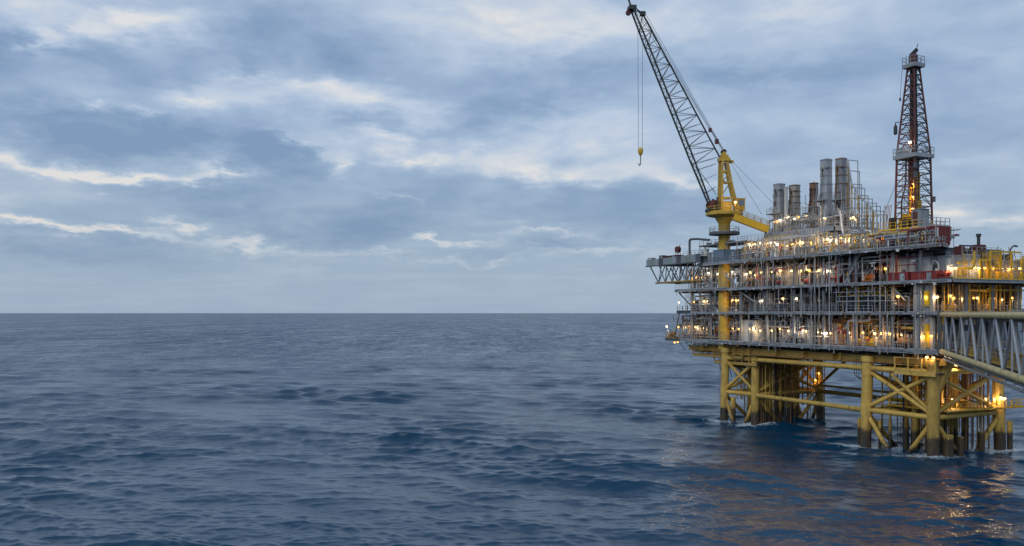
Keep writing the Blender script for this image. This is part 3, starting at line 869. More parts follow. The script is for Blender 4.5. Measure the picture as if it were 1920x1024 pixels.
for i, (a, b) in enumerate(((2, 9), (9, 16), (16, 24))):
    stage(YBR, a, b, 46.2, Z3, Z4 - 1.2, 1.0, 1.0, .6, 110 + i, along='w')
    stage(YEL, a, b, 44.4, Z2, Z3 - .6, 1.1, 1.0, .55, 115 + i, along='w')
for mb, m in small.values():
    o = mb.build('small_pipework', m, plat); o['kind'] = 'stuff'

# ------------------------------------------------------------------ steel jackets in the water
ZT, ZB = Z1 - 2.3, -6.0
def leg_pt(j, k, z):
    """legs lean in slightly towards the top"""
    c = (sum(p[0] for p in j) / 4, sum(p[1] for p in j) / 4)
    f = 1 + (1.0 - z / 13.0) * 0.035
    return Vector((c[0] + (j[k][0] - c[0]) * f, c[1] + (j[k][1] - c[1]) * f, z))
def jacket(name, label, legs, r, cond, seed):
    t = root(name, label, 'steel jacket')
    q = random.Random(seed)
    for k in range(4):
        mb = MB()
        a, b = leg_pt(legs, k, ZB), leg_pt(legs, k, ZT)
        mb.bar(a, b, r, 20)
        for z in (6.0, 12.6): # reinforced cans at the nodes
            p = leg_pt(legs, k, z)
            mb.bar(p - Vector((0, 0, 0.9)), p + Vector((0, 0, 0.9)), r * 1.07, 20)
        p = leg_pt(legs, k, ZT)
        mb.bar(p, p + Vector((0, 0, .9)), r * 1.25, 20)
        mb.build('leg', YEL, t)
    order = [0, 1, 3, 2]
    for i in range(4):
        a, b = order[i], order[(i + 1) % 4]
        for z, rr_ in ((6.0, .42), (12.9, .46)):
            brace(leg_pt(legs, a, z), leg_pt(legs, b, z), rr_, YEL, t, 14, 'horizontal_brace')
        brace(leg_pt(legs, a, 6.4), leg_pt(legs, b, 12.5), .34, YEL, t, 12, 'diagonal_brace')
        brace(leg_pt(legs, b, 6.4), leg_pt(legs, a, 12.5), .33, YEL, t, 12, 'diagonal_brace')
        m = (leg_pt(legs, a, -1.2) + leg_pt(legs, b, -1.2)) / 2
        d = (leg_pt(legs, b, -1.2) - leg_pt(legs, a, -1.2)).normalized()
        brace(leg_pt(legs, a, 5.6), m - d * 1.0, .36, YBC, t, 12, 'diagonal_brace')
        brace(leg_pt(legs, b, 5.6), m + d * 1.0, .36, YBC, t, 12, 'diagonal_brace')
    for (s, w, rc, m) in cond:
        mb = MB().bar((s, w, -5), (s, w, ZT + 1.2), rc, 10)
        for z in (3.5, 6.0, 9.5, 12.4): mb.bar((s, w, z - .14), (s, w, z + .14), rc * 1.25, 10)
        mb.build('conductor_pipe', m, t)
    return t, q
q = random.Random(17)
condL = []
for i in range(4):
    for j in range(5):
        condL.append((-4.6 + i * 1.65 + q.uniform(-.2, .2), 5.6 + j * 2.0 + q.uniform(-.3, .3), q.choice((.30, .36, .42)), q.choice((YDK, YEL, YEL, YDK))))
jl, ql = jacket('steel_jacket', 'yellow steel jacket with crowded conductor pipes, under the crane end of the platform', LEGS_L, 0.78, condL, 5)
condR = []
for i in range(3):
    for j in range(4):
        condR.append((34.2 + i * 2.1 + q.uniform(-.3, .3), 5.0 + j * 2.9 + q.uniform(-.4, .4), q.choice((.32, .4, .5)), q.choice((YDK, YEL, YEL, YDK))))
jr, qr = jacket('steel_jacket', 'yellow steel jacket with a lit railed walkway, standing below the footbridge', LEGS_R, 0.88, condR, 6)
def thin_lines(t, n, s0, s1, w0, w1, seed):   # risers, caissons, chains
    q = random.Random(seed)
    for k in range(n):
        s, w = q.uniform(s0, s1), q.uniform(w0, w1)
        MB().bar((s, w, q.choice((-3, -3, 3.0, 4.5))), (s, w, ZT + .8), q.choice((.05, .07, .09, .14)), 6).build('riser', q.choice((YDK, YEL, BLK, RST, YDK)), t)
thin_lines(jl, 80, -5.6, 3.5, 2.6, 19, 31)
thin_lines(jr, 80, 30.5, 42.0, 3, 19, 32)
for (s, w, r, z1) in ((43.3, 3.4, .8, 3.4), (43.5, 6.0, .5, 3.0), (40.6, 4.2, .7, 3.0), (38.4, 6.0, .55, 3.2), (-3.9, 1.2, .5, 5.0), (42.2, 12.5, .5, 3.2), (42.4, 19.0, .42, 4.6)):
    MB().bar((s, w, -4), (s, w, z1), r, 14).build('pile_stub', YEL, jr if s > 10 else jl)
for (s, w) in ((28.2, 1.2), (31.6, 2.2), (32.6, 3.4)):
    MB().bar((s, w, -3), (s, w, 4.4), .26, 10).build('bumper_post', YEL, jr)
# slanted stub joining the outer leg to the deck
MB().bar(leg_pt(LEGS_R, 1, 9.5) + Vector((0, .6, 0)), (43.4, 3.4, ZT + .6), .5, 14, .95).build('knee_brace', YEL, jr)
# a heavy diagonal across the near bay
for a_, b_ in ((0, 3), (1, 2)):
    for lg, t_ in ((LEGS_L, jl), (LEGS_R, jr)):
        brace(leg_pt(lg, a_, 6.0), leg_pt(lg, b_, 6.0), .3, YEL, t_, 12, 'plan_brace'); brace(leg_pt(lg, a_, 12.6), (leg_pt(lg, a_, 6.2) + leg_pt(lg, b_, 6.2)) / 2, .28, YEL, t_, 12, 'diagonal_brace')
brace(leg_pt(LEGS_R, 1, 6.5), leg_pt(LEGS_R, 0, 12.2) + Vector((4.8, 0, 0)), .3, YEL, jr, 12, 'diagonal_brace')
# walkway round the right jacket
wk = MB().prism([(30.9, 2.2), (33.4, 4.4), (33.4, 17), (30.9, 17)], 6.75, 6.85).prism([(33.45, 3.6), (43.2, 3.6), (43.2, 16.8), (33.45, 16.8)], 6.75, 6.85).build('walkway', YDK, jr, False)
rail(MB(), [(42.2, 3.7, 6.85), (43.1, 4.2, 6.85), (43.1, 19.5, 6.85)], 1.2, 1.2, .045).build('railing', YBR, wk, False)
rail(MB(), [(32, 3.7, 6.85), (41.4, 3.7, 6.85)], 1.2, 1.2, .045).build('railing', YBR, wk, False)
MB().prism([(40.8, 17.5), (43.2, 17.5), (43.2, 21.8), (40.8, 21.8)], 6.74, 6.84).build('walkway', YDK, jr, False)
rail(MB(), [(40.9, 21.7, 6.85), (43.1, 21.7, 6.85), (43.1, 19.6, 6.85)], 1.2, 1.1, .045).build('railing', YBR, wk, False)
for k in range(9):
    a = qr.uniform(33, 41); w = qr.uniform(4, 14)
    MB().tube([(a, w, 7.0), (a, w, 7.9 + .2 * (k % 3)), (a + 1.6, w, 7.9 + .2 * (k % 3)), (a + 1.8, w + 1.5, 7.6)], .12, 6).build('pipe', qr.choice((YEL, ORG, BEI, RST)), jr)
# ladder and boat fender of the left jacket
ladder(MB(), leg_pt(LEGS_L, 0, 3.5) + Vector((-1.5, 0, 0)), leg_pt(LEGS_L, 0, 13) + Vector((-1.5, 0, 0)), (1, 0, 0), .45).build('ladder', RST, jl, False)
# ties between the two jackets
tie = root('jacket_tie', 'long yellow tubular ties with bracing joining the two jackets above the water', 'tie beam')
for w, z, r in ((1.9, 5.9, .42), (18.4, 6.1, .40), (18.4, 7.3, .22)):
    MB().bar((1.6 if w < 10 else .7, w, z), (30.2, w - (.8 if w < 10 else .3), z), r, 14).build('tie_tube', YEL if w < 10 else YDK, tie)
for w in (1.7, 18.3):
    MB().bar((1.6 if w < 10 else .6, w, 12.9), (30.2, w - .5, 12.9), .46, 14).build('tie_tube', YEL, tie)
for a, b in (((.8, 18.4, 6.5), (9, 18.4, 12.7)), ((30, 18, 6.5), (21.5, 18.4, 12.7)), ((1.4, 2.2, 6.3), (-.5, 15, 12.6)), ((1, 18, 6), (15, 2, 5.9)), ((30, 2, 6), (18, 17, 6.1))):
    MB().bar(a, b, .30, 12).build('tie_brace', YEL, tie)

# ------------------------------------------------------------------ pedestal crane
CW = 1.7
CS = S_of(1358, CW)
CP = world_pt(CS, CW, 0)
ray = math.atan2(CP.x, CP.y)
CR = math.pi - ray + R(20)        # local +x: where the boom points
crane = bpy.data.objects.new('pedestal_crane', None)
COL.objects.link(crane)
crane.location = CP
crane.rotation_euler = (0, 0, CR)
tag(crane, 'yellow pedestal crane with raised dark lattice boom, at the seaward corner of the platform', 'crane')
CD = Vector((math.cos(CR), math.sin(CR), 0))
def cpt(px, py):                  # where a sight line meets the upright plane of the boom
    t = (px - 960) / F
    x = (t * CP.y - CP.x) / (CD.x - t * CD.y)
    return x, EYE + (587 - py) / F * (CP.y + x * CD.y)
def cx(px): return cpt(px, 0)[0]
def cz(py): return EYE + (587 - py) / F * CP.y
mb = MB().lathe([(1.18, 14.6), (1.18, 20), (1.22, 20), (1.22, 20.3), (1.18, 20.3), (1.18, 26.4), (1.22, 26.4), (1.22, 26.7), (1.18, 26.7), (1.18, 33), (1.24, 33), (1.24, 33.4), (1.18, 33.4), (1.18, 40.4), (1.75, 41.2), (1.75, 41.6)], 28)
mb.build('pedestal', YCR, crane)
MB().lathe([(1.2, 38.0), (3.1, 38.05), (3.1, 38.5), (1.2, 38.5)], 20).build('lower_walkway', DGR, crane, False)
pts = [(3.0 * math.cos(a * math.pi / 6), 3.0 * math.sin(a * math.pi / 6), 38.5) for a in range(13)]
rail(MB(), pts, 1.1, 1.6, .04).build('railing', GRY, crane, False)
MB().lathe([(1.5, 41.5), (2.6, 41.75), (3.7, 42.0), (3.75, 42.05), (3.75, 42.6), (1.5, 42.75)], 10).build('cab_deck', YCR, crane, False)
pts = [(3.6 * math.cos(R(18) + a * math.pi / 5), 3.6 * math.sin(R(18) + a * math.pi / 5), 42.6) for a in range(11)]
rail(MB(), pts, 1.15, 1.2, .05).build('railing', YCR, crane, False)
mb = MB().box((-.1, 0, 43.7), (2.3, 2.2, 2.0)).box((-.1, 0, 44.75), (2.5, 2.4, .14)).box((-.1, -1.15, 43.7), (.9, .08, 1.2)).box((.5, 1.15, 43.6), (.7, .08, 1.5))
mb.build('machinery_house', YCR, crane, False)
cab = MB().box((-2.9, 0.9, 44.1), (1.7, 1.7, 2.3)).box((-2.9, .9, 45.33), (1.9, 1.9, .14)).build('operator_cab', YCR, crane, False)
MB().box((-2.9, 1.78, 44.45), (1.3, .05, 1.1)).box((-3.78, .9, 44.45), (.05, 1.3, 1.1)).build('cab_window', BLU, cab, False)
mb = MB()
for y in (-.9, .5):
    mb.lathe([(.45, -.5), (.95, -.5), (.95, -.42), (.55, -.42), (.55, .42), (.95, .42), (.95, .5), (.45, .5)], 16, (2.5, y, 44.2), 'y')
mb.build('winch_drum', DRD, crane)
MB().box((2.5, 0, 43.05), (2.3, 2.6, .5)).box((1.9, -1.5, 44.3), (.4, .15, 2.6)).box((1.9, 1.3, 44.3), (.4, .15, 2.6)).build('winch_frame', BLK, crane, False)
mast = MB()
for y in (-.75, .75):
    mast.beam((.9, y, 42.7), (.7, y, 53.2), .62, .42)
    mast.beam((-2.6, y, 43.2), (-1.2, y, 48.9), .42, .42); mast.beam((-1.2, y, 48.9), (-.4, y, 53.0), .40, .40)
for z in (45.6, 48.8, 51.0):
    mast.beam((.6, -.9, z), (.6, .9, z), .4, .4)
    mast.beam((.7, -.75, z), (-1.6 + (z - 45) * .17, -.75, z), .25, .3); mast.beam((.7, .75, z), (-1.6 + (z - 45) * .17, .75, z), .25, .3)
mast.beam((.5, -.75, 46), (-1.3, -.75, 48.6), .16, .16); mast.beam((.5, .75, 49), (-.9, .75, 51), .16, .16)
ms = mast.build('mast', YCR, crane, False)
mb = MB().box((.1, 0, 53.5), (2.1, 1.9, .7)).box((.1, 0, 54.15), (1.5, 1.5, .5)).box((.15, 0, 54.7), (.8, 1.1, .7)).box((-1.5, 0, 53.1), (.7, .9, .5))
mb.build('mast_head', YCR, crane, False)
mb = MB()
for y in (-.4, 0, .4): mb.lathe([(.5, -.08), (.5, .08)], 14, (.15, y, 55.1), 'y')
mb.build('sheave', BLK, crane)
MB().box((0, 0, Z4 + 1.3), (3.5, 2.9, 2.5), ANG - CR).box((0, 0, Z4 + 2.6), (3.7, 3.1, .12), ANG - CR).build('pedestal_casing', BLU, crane, False)
# lattice boom: two lower chords and one deep upper chord
foot, tip = cpt(1329, 379), cpt(1183, 12)
up0, up1 = cpt(1349, 294), cpt(1205, 26)
HW = 1.25
def low(t, y): return Vector((foot[0] + (tip[0] - foot[0]) * t, y * HW * (1 - .35 * max(0, (t - .8) / .2)) * min(1, .55 + t * 2.2), foot[1] + (tip[1] - foot[1]) * t))
def top(t): return Vector((up0[0] + (up1[0] - up0[0]) * t, 0, up0[1] + (up1[1] - up0[1]) * t))
boom = MB()
for y in (-1, 1):
    for a, b in ((0, .22), (.22, .8), (.8, 1.0)): boom.bar(low(a, y), low(b, y), .20, 6)
boom.bar(top(0), top(1), .18, 6)
boom.bar(top(1), low(1, -1), .12, 6); boom.bar(top(1), low(1, 1), .12, 6)
bo = boom.build('boom', GDK, crane)
lace = MB(); n = 30
for k in range(n):
    a, b = k / n, (k + 1) / n
    s1 = 1 if k % 2 else -1
    lace.bar(low(a, s1), low(b, -s1), .07, 4); lace.bar(low(a, -1), low(a, 1), .06, 4)
# depth lacing: where the upper chord runs beside the lower pair
def t_low_at(z): return (z - foot[1]) / (tip[1] - foot[1])
n = 17
for k in range(n):
    p0, p1 = top(k / n), top((k + 1) / n)
    for y in (-1, 1):
        q0, q1 = low(min(1, t_low_at(p0.z - 1.6)), y), low(min(1, t_low_at(p1.z - 1.6)), y)
        lace.bar(p0, q1, .065, 4) if k % 2 else lace.bar(q0, p1, .065, 4)
        lace.bar(p0, q0, .055, 4)
for z in (46.5, 49, 51.2):
    for y in (-1, 1): lace.bar(low(t_low_at(z), y), (cx(1342), y * .5, z + 1.4), .05, 4)
lace.bar((cx(1342), -.6, 47), low(t_low_at(53.5), -1), .045, 4); lace.bar((cx(1342), .6, 46), low(t_low_at(52), 1), .045, 4)
lace.build('lacing', GDK, bo, False)
hd = MB().box((tip[0] - .2, 0, tip[1] - .4), (1.5, 2.0, .8)).bar((tip[0] - .4, 0, tip[1] - 1.2), (tip[0] + .9, 0, tip[1] + 2.6), .2, 6).box((up1[0], 0, up1[1]), (1.0, 1.0, .8))
hd.build('boom_head', GDK, bo, False)
MB().lathe([(.55, -.3), (.55, .3)], 14, (tip[0] + .5, 0, tip[1] - 1.3), 'y').build('head_sheave', DRD, bo)
rp = MB()
hp = Vector((.2, 0, 55.4))
for y in (-.5, .5):
    t0 = Vector((tip[0] - .5, y, tip[1] + .2))
    rp.bar(hp + Vector((0, y * .5, 0)), t0, .045, 4)
    rp.bar(hp + Vector((-.2, y * .5, -.3)), Vector((up1[0] - .2, y, up1[1] + .3)), .04, 4)
rp.build('pendant_rope', BLK, crane, False)
MB().box((1.6, 0, 57.2), (.7, .5, 1.0)).box((3.0, 0, 59.5), (.6, .4, .8)).build('rope_block', DRD, crane, False)
# guy ropes down to the exhaust module
def to_crane(p): return crane.matrix_basis.inverted() @ p
rp = MB()
for px, py, w in ((1428, 402, 6.3), (1452, 384, 8.0)):
    rp.bar((-.3, 0, 54.6), to_crane(world_pt(*at(px, py, w))), .04, 4)
rp.build('back_stay', BLK, crane, False)
# hoist ropes and hook block
hook = root('hook_block', 'small yellow hook block hanging on ropes from the crane boom', 'crane hook')
hook.rotation_euler = (0, 0, CR)
hx = cx(1201)
HZ = cpt(1201, 284)[1]
hook.location = CP + Matrix.Rotation(CR, 3, 'Z') @ Vector((hx, 0, HZ))
mb = MB().lathe([(.1, -.9), (.32, -.7), (.52, -.1), (.55, .4), (.35, .75), (.15, .8)], 12)
mb.build('block', YCR, hook)
mb = MB().bar((0, 0, -.9), (0, 0, -2.3), .09, 6).tube([(0, 0, -2.2), (0, 0, -2.6), (.22, 0, -2.9), (.38, 0, -2.65), (.33, 0, -2.4)], .09, 6, .1)
mb.build('hook', DRD, hook)
mb = MB()
for px, sg in ((1196, .5), (1205, -.42)):
    xx = cx(px) - hx
    zt = foot[1] + (tip[1] - foot[1]) * ((cx(px) - foot[0]) / (tip[0] - foot[0]))
    mb.bar((xx * .8, 0, .6), (xx, 0, zt - HZ), .045, 4)
mb.build('hoist_rope', DGR, hook, False)
# gangway from the crane to the exhaust module
a, b = at(1376, 407, -1.0), at(1440, 431, 4.6)
gw = root('gangway', 'bright yellow sloping gangway with handrails between crane and exhaust stacks', 'gangway', *a)
b = b - a
MB().beam((0, 0, 0), b, 1.5, 1.25).build('box_girder', YBR, gw, False)
sd = Vector((-b.y, b.x, 0)).normalized() * .7
mb = MB()
rail(mb, [Vector((0, 0, .62)) + sd, b + Vector((0, 0, .62)) + sd], 1.15, 1.3, .045); rail(mb, [Vector((0, 0, .62)) - sd, b + Vector((0, 0, .62)) - sd], 1.15, 1.3, .045)
mb.build('railing', YDK, gw, False)
mb = MB()
for k in range(9):
    p = b * (k / 9.0); p2 = b * ((k + 1) / 9.0); s3 = sd * 1.09
    mb.beam(p - s3 + Vector((0, 0, .5)), p2 - s3 - Vector((0, 0, .5)), .06, .12)
mb.build('stiffener', YBR, gw, False)
MB().bar(b * .93 - Vector((0, 0, .7)), b * .93 - Vector((0, 0, 5.4)), .18, 8).bar(b * .99 + sd - Vector((0, 0, .6)), b * .99 + sd - Vector((0, 0, 5.4)), .15, 8).build('support_post', GRY, gw)

# ------------------------------------------------------------------ drilling derrick
DS, DW = 31.6, 10.0
dk = root('drilling_derrick', 'tall dark red lattice derrick with a grey mid-height platform and crown', 'derrick', DS, DW, 0)
zb, zm, zc = 36.1, 49.0, 63.6
def half(z):
    return 2.02 + (1.80 - 2.02) * (z - zb) / (zm - zb) if z < zm else 1.80 + (0.62 - 1.80) * (z - zm) / (zc - zm)
sg = [(-1, -1), (1, -1), (1, 1), (-1, 1)]
def dp(k, z): h = half(z); return Vector((sg[k][0] * h, sg[k][1] * h, z))
for k in range(4):
    MB().bar(dp(k, zb), dp(k, zm), .19, 6).bar(dp(k, zm), dp(k, zc), .16, 6).build('leg', DRD, dk)
lev = [zb + (zm - zb) * i / 7 for i in range(8)] + [zm + (zc - zm) * i / 9 for i in range(1, 10)]
for k in range(4):
    j = (k + 1) % 4
    mb = MB()
    for i, (a, b) in enumerate(zip(lev[:-1], lev[1:])):
        mb.bar(dp(k, b), dp(j, b), .085, 5); mb.bar(dp(k, (a + b) / 2), dp(j, (a + b) / 2), .05, 4)
        mb.bar(dp(k, a), (dp(j, b) + dp(k, b)) / 2, .065, 5); mb.bar(dp(j, a), (dp(j, b) + dp(k, b)) / 2, .065, 5)
    mb.build('side_lacing', DRD if k in (0, 3) else GDK, dk, False)
mb = MB().beam((-.5, 0, zb), (-.32, 0, zc), .34, .5).beam((.5, 0, zb), (.32, 0, zc), .34, .5)
for i in range(36):
    z = zb + (zc - zb) * i / 36; mb.beam((-.45, .2, z), (.45, .2, z + .5), .07, .1)
mb.build('guide_rails', BLK, dk, False)
MB().box((0, .15, 52.6), (.85, .8, 3.0)).box((0, .15, 45.2), (1.05, .9, 3.2)).box((0, .1, 42.2), (1.2, 1.1, 11.4)).build('travelling_block', DRD, dk, False)
mb = MB()
for i in range(7): mb.bar((-.8 + .14 * i, -.5 + .11 * (i % 3), zb), (-.55 + .1 * i, -.4 + .1 * (i % 3), zm + 4), .05, 5)
mb.build('drill_pipe_stand', RST, dk)
mb = MB().box((1.15, -.4, 38.5), (.8, 1.0, 4.6)).box((.2, -1.1, 37.4), (2.4, .9, 2.4)).box((-1.2, -1.0, 36.9), (1.1, 1.0, 1.8)).beam((1.5, -1.7, 36), (1.5, -1.6, 44.5), .22, .22).beam((.7, -1.7, 36), (.8, -1.6, 43), .18, .18)
for i in range(9): mb.box((1.15, -.95, 37 + i * .85), (1.0, .25, .14))
for i in range(5): mb.bar((1.2 + .25 * (i % 2), -1.2 + .3 * i, 36.2), (1.15 + .2 * (i % 2), -1.1 + .3 * i, 45.5), .07, 5)
mb.build('yellow_racking_frame', YBR, dk, False)
MB().tube([(-1.4, -1.2, zb), (-1.4, -1.2, 41), (-.6, -1.1, 43.5), (-.6, -1.0, 48)], .11, 6, 1.0).build('mud_hose', BLK, dk)
def ringplat(z, h, t, mat, nm, rm):
    MB().prism([(-h, -h), (h, -h), (h, h), (-h, h)], z - t, z).build(nm, mat, dk, False)
    p = h - .04
    rail(MB(), [(-p, -p, z), (p, -p, z), (p, p, z), (-p, p, z), (-p, -p, z)], 1.3, .8, .04).build('railing', rm, dk, False)
ringplat(48.4, 2.25, .5, GRY, 'monkey_board', GRY)
MB().box((-.8, -2.0, 49.1), (2.2, .06, 1.1)).box((-2.0, -.4, 49.1), (.06, 2.8, 1.1)).box((0.9, -1.95, 48.9), (.7, .08, .9)).build('wind_wall', GRY, dk, False)
ringplat(63.7, 1.25, .5, GRY, 'crown_platform', GAL)
mb = MB().box((0, 0, 64.3), (1.2, .9, 1.0)).lathe([(.7, -.35), (.7, .35)], 14, (0, 0, 65.0), 'y')
mb.build('crown_block', DRD, dk, False)
MB().beam((-.6, 0, 65.4), (.7, 0, 66.2), .4, .5).bar((.6, 0, 66.1), (.85, 0, 67.1), .06, 5).build('crown_jib', BLK, dk, False)
MB().bar((-1.3, -1.3, 54.3), (-2.05, -1.85, 54.3), .07, 5).lathe([(.07, 54.35), (.1, 53.9), (.3, 53.6), (.32, 52.4), (.15, 52.2)], 8, (-2.05, -1.85, 0)).build('counterweight', BLK, dk)
MB().bar((-1.22, -1.22, 63.3), (-1.5, -1.4, 58.3), .03, 4).box((-1.5, -1.4, 58.1), (.2, .2, .5)).build('tugger_line', BLK, dk, False)
for k, h in ((1, 46.4), (1, 44.9), (2, 41.0)):
    MB().box((sg[k][0] * 2.15, sg[k][1] * 2.15, h), (.5, .4, .9)).build('junction_box', DGR, dk, False)
ladder(MB(), (-2.15, 0, zb), (-1.85, 0, zm), (0, 1, 0), .5).build('ladder', GRY, dk, False)
MB().bar((-1.9, -1.9, 43.8), to_pt := (Vector(at(1650, 418, 11)) - Vector((DS, DW, 0))), .035, 4).bar((-1.9, 1.9, 42), to_pt + Vector((1, 2, -2)), .035, 4).build('guy_rope', BLK, dk, False)
# substructure of the derrick
sb = root('derrick_substructure', 'yellow beamed drill floor with grey side cabin under the derrick', 'drill floor', DS, DW, 0)
MB().prism([(-3.6, -4.2), (4.6, -4.2), (3.4, 3.2), (-3.6, 4)], 35.5, 35.9).build('floor', YCR, sb, False)
for w in (-4.25, 4.05):
    MB().ibeam((-3.6, min(w, 3.6), 35.35), (4.6 if w < 0 else 3.4, min(w, 3.3), 35.35), .4, 1.0, .08).build('floor_beam', YCR, sb, False)
for s in (-3.65, 4.65):
    MB().ibeam((s, -4.2, 35.3), (s - (1.2 if s > 0 else 0), 3.4, 35.3), .4, .95, .08).build('floor_beam', YCR, sb, False)
rail(MB(), [(-3.5, -4.1, 35.9), (4.5, -4.1, 35.9), (3.4, 3.1, 35.9)], 1.2, 1.2, .045).build('railing', YBR, sb, False)
for s, w in ((-3.3, -3.8), (4.2, -3.8), (3.1, 2.9), (-3.3, 3.4)):
    MB().beam((s, w, Z4), (s, w, 34.9), .5, .5).build('post', YCR, sb, False)
MB().box((3.5, -2.6, 37.4), (1.7, 2.0, 2.9)).box((3.5, -2.6, 38.9), (1.9, 2.2, .12)).build('side_cabin', GRY, sb, False)
MB().box((3.3, -3.62, 37.9), (.9, .05, 1.2)).box((3.3, -3.64, 36.7), (.9, .05, .8)).build('cabin_panel', DRD, sb, False)
MB().box((-1.6, -3.0, 37), (1.0, .8, 2.0)).box((1.0, -2.9, 36.7), (1.4, .8, 1.6)).build('driller_box', BLK, sb, False)
mb = MB()
for i in range(6): mb.bar((-3.2 + i * .3, -3.7, 35.9), (-2.9 + i * .3, -3.5, 40.2), .05, 5)
mb.build('rack_of_rods', RST, sb)

# ------------------------------------------------------------------ exhaust stacks on the upper module
def stack(px, w, topy, wid, label, mat, trim, flare=0.0, oct_=True):
    s = S_of(px, w); zt = Z_of(topy, s, w)
    t = root('exhaust_stack', label, 'exhaust stack', s, w, Z5)
    H = zt - Z5; h = wid / 2
    def pl(k, f=.10):
        c = k * f
        return [(-k + c, -k), (k - c, -k), (k, -k + c), (k, k - c), (k - c, k), (-k + c, k), (-k, k - c), (-k, -k + c)]
    mb = MB()
    segs = [(0, h * (1 + flare)), (H * .30, h * (1 + flare)), (H * .40, h), (H * .66, h), (H * .66, h * .95), (H, h * .95)]
    last = None
    for z, k in segs:
        i = len(mb.v)
        for p in pl(k): mb.v.append((p[0], p[1], z))
        if last is not None: mb.join(last, i, 8)
        last = i
    i = len(mb.v)
    for p in pl(h * .8): mb.v.append((p[0], p[1], H))
    mb.join(last, i, 8)
    j = len(mb.v)
    for p in pl(h * .8): mb.v.append((p[0], p[1], H - 2.5))
    mb.join(i, j, 8); mb.f.append(tuple(range(j, j + 8)))
    mb.build('duct', mat, t, False)
    for f in (.2, .40, .52, .64, .76, .87, .985):
        k = (h * (1 + flare) if f < .35 else (h if f < .66 else h * .95)) + .06
        MB().prism(pl(k), H * f - .08, H * f + .08).build('stiffener_ring', trim, t, False)
    ladder(MB(), (h + .25, -h * .2, 0), (h + .18, -h * .2, H), (0, 1, 0), .5).build('ladder', GAL, t, False)
    MB().beam((-h - .3, -h * .3, H * .9), (-h * .8, -h * .3, H * .9), .2, .25).beam((h * .8, -h * .9, H * .86), (h + .7, -h * .9, H * .86), .15, .2).box((-h * .2, -h - .06, H * .85), (.5, .1, .7)).build('bracket', BLK, t, False)
    pf = MB().prism([(-h - .9, -h - .9), (h + .9, -h - .9), (h + .9, -h - .12), (-h - .9, -h - .12)], H * .40, H * .40 + .08).prism([(-h - .9, -h - .11), (-h - .12, -h - .11), (-h - .12, h + .6), (-h - .9, h + .6)], H * .40, H * .40 + .08).build('service_platform', DGR, t, False)
    rail(MB(), [(-h - .85, h + .5, H * .4 + .08), (-h - .85, -h - .85, H * .4 + .08), (h + .85, -h - .85, H * .4 + .08)], 1.1, .8, .035).build('railing', GAL, pf, False)
    qq = random.Random(int(px))
    for k in range(6):
        a_ = qq.uniform(-h, h); z_ = H * qq.uniform(.05, .6); d_ = qq.choice((-1, 1))
        MB().tube([(a_, -h - .5, 0), (a_, -h - .5, z_), (a_ + d_ * .8, -h - .55, z_ + .1), (a_ + d_ * .8, -h - .5, z_ + qq.uniform(.5, 2.5))], qq.choice((.05, .07, .1)), 6).build('service_pipe', qq.choice((WHT, GAL, YEL, RST, BLK)), t)
    for k in range(5):
        MB().box((qq.uniform(-h * .7, h * .7), -h - .06, H * qq.uniform(.1, .95)), (qq.uniform(.2, .6), .12, qq.uniform(.25, .8))).build('access_hatch', qq.choice((BLK, DGR, RST, BEI)), t, False)
        MB().box((-h - .06, qq.uniform(-h * .7, h * .7), H * qq.uniform(.1, .95)), (.12, qq.uniform(.2, .6), qq.uniform(.25, .8))).build('access_hatch', qq.choice((BLK, DGR, RST, BEI)), t, False)
    mb = MB().tube([(-h * .4, -h - .35, 0), (-h * .4, -h - .35, H * .55), (-h * .1, -h - .3, H * .66), (-h * .1, -h - .25, H * .9)], .12, 6, .5)
    mb.build('side_pipe', trim, t)
    return t
stack(1461, 8.6, 345, 1.75, 'short light grey exhaust stack nearest the crane, with a white side duct', GAL, GRY)
stack(1490, 11.5, 347, 1.65, 'short brownish exhaust stack, second from the crane', BEI, RST)
stack(1526, 13.8, 343, 1.3, 'narrow rust stained exhaust stack left of the tall pair', RST, DRD)
stack(1549, 8.8, 299, 1.65, 'tall light grey exhaust stack with a flared base', GAL, GRY, .25)
stack(1577, 11.8, 297, 1.6, 'tall dark grey exhaust stack beside the pipe scaffold', GRY, RST)
wd_ = root('side_duct', 'slim white vertical duct standing between the two short stacks', 'duct', S_of(1474, 8.9), 8.9, Z5)
MB().box((0, 0, 4.6), (.55, .5, 9.2)).box((0, 0, 9.3), (.8, .7, .16)).build('duct', WHT, wd_, False)
MB().beam((0, 0, 9.0), (-.9, 0, 9.0), .3, .3).beam((0, 0, 3.4), (-.9, 0, 3.4), .3, .3).build('duct_arm', WHT, wd_, False)

# stepped pipe frame falling away to the right of the stacks
fr = root('pipe_frame', 'open stepped frame of curved grey pipes beside the tall stacks', 'pipe frame')
prof = [(1590, 300), (1593, 320), (1597, 345), (1603, 352), (1609, 366), (1617, 372), (1625, 380), (1632, 386), (1638, 395), (1644, 402)]
for k, (px, py) in enumerate(prof):
    w = 12.0
    p = at(px, py, w)
    MB().bar((p.x, w, Z4 + 3.0 if px > 1606 else Z5), (p.x, w, p.z), .14, 6).build('upright', GAL if k % 2 else YDK, fr)
    MB().bar((p.x, w + 2.5, Z4 + 3.0 if px > 1606 else Z5), (p.x, w + 2.5, p.z), .08, 6).build('upright', GRY, fr)
    MB().bar((p.x, w, p.z), (p.x, w + 2.5, p.z), .08, 6).build('rung', GAL, fr)
MB().tube([at(px, py, 12.0) for px, py in prof] + [at(1646, 430, 12.0)], .15, 6, .6).build('top_pipe', GAL, fr)
for py, a in ((352, 1590), (372, 1590), (390, 1590), (405, 1590), (418, 1590)):
    b = max(px for px, yy in prof if yy <= py) + 4
    MB().bar(at(a, py, 12.0), at(b, py, 12.0), .11, 6).build('ledger', YDK if py in (372, 405) else GAL, fr)
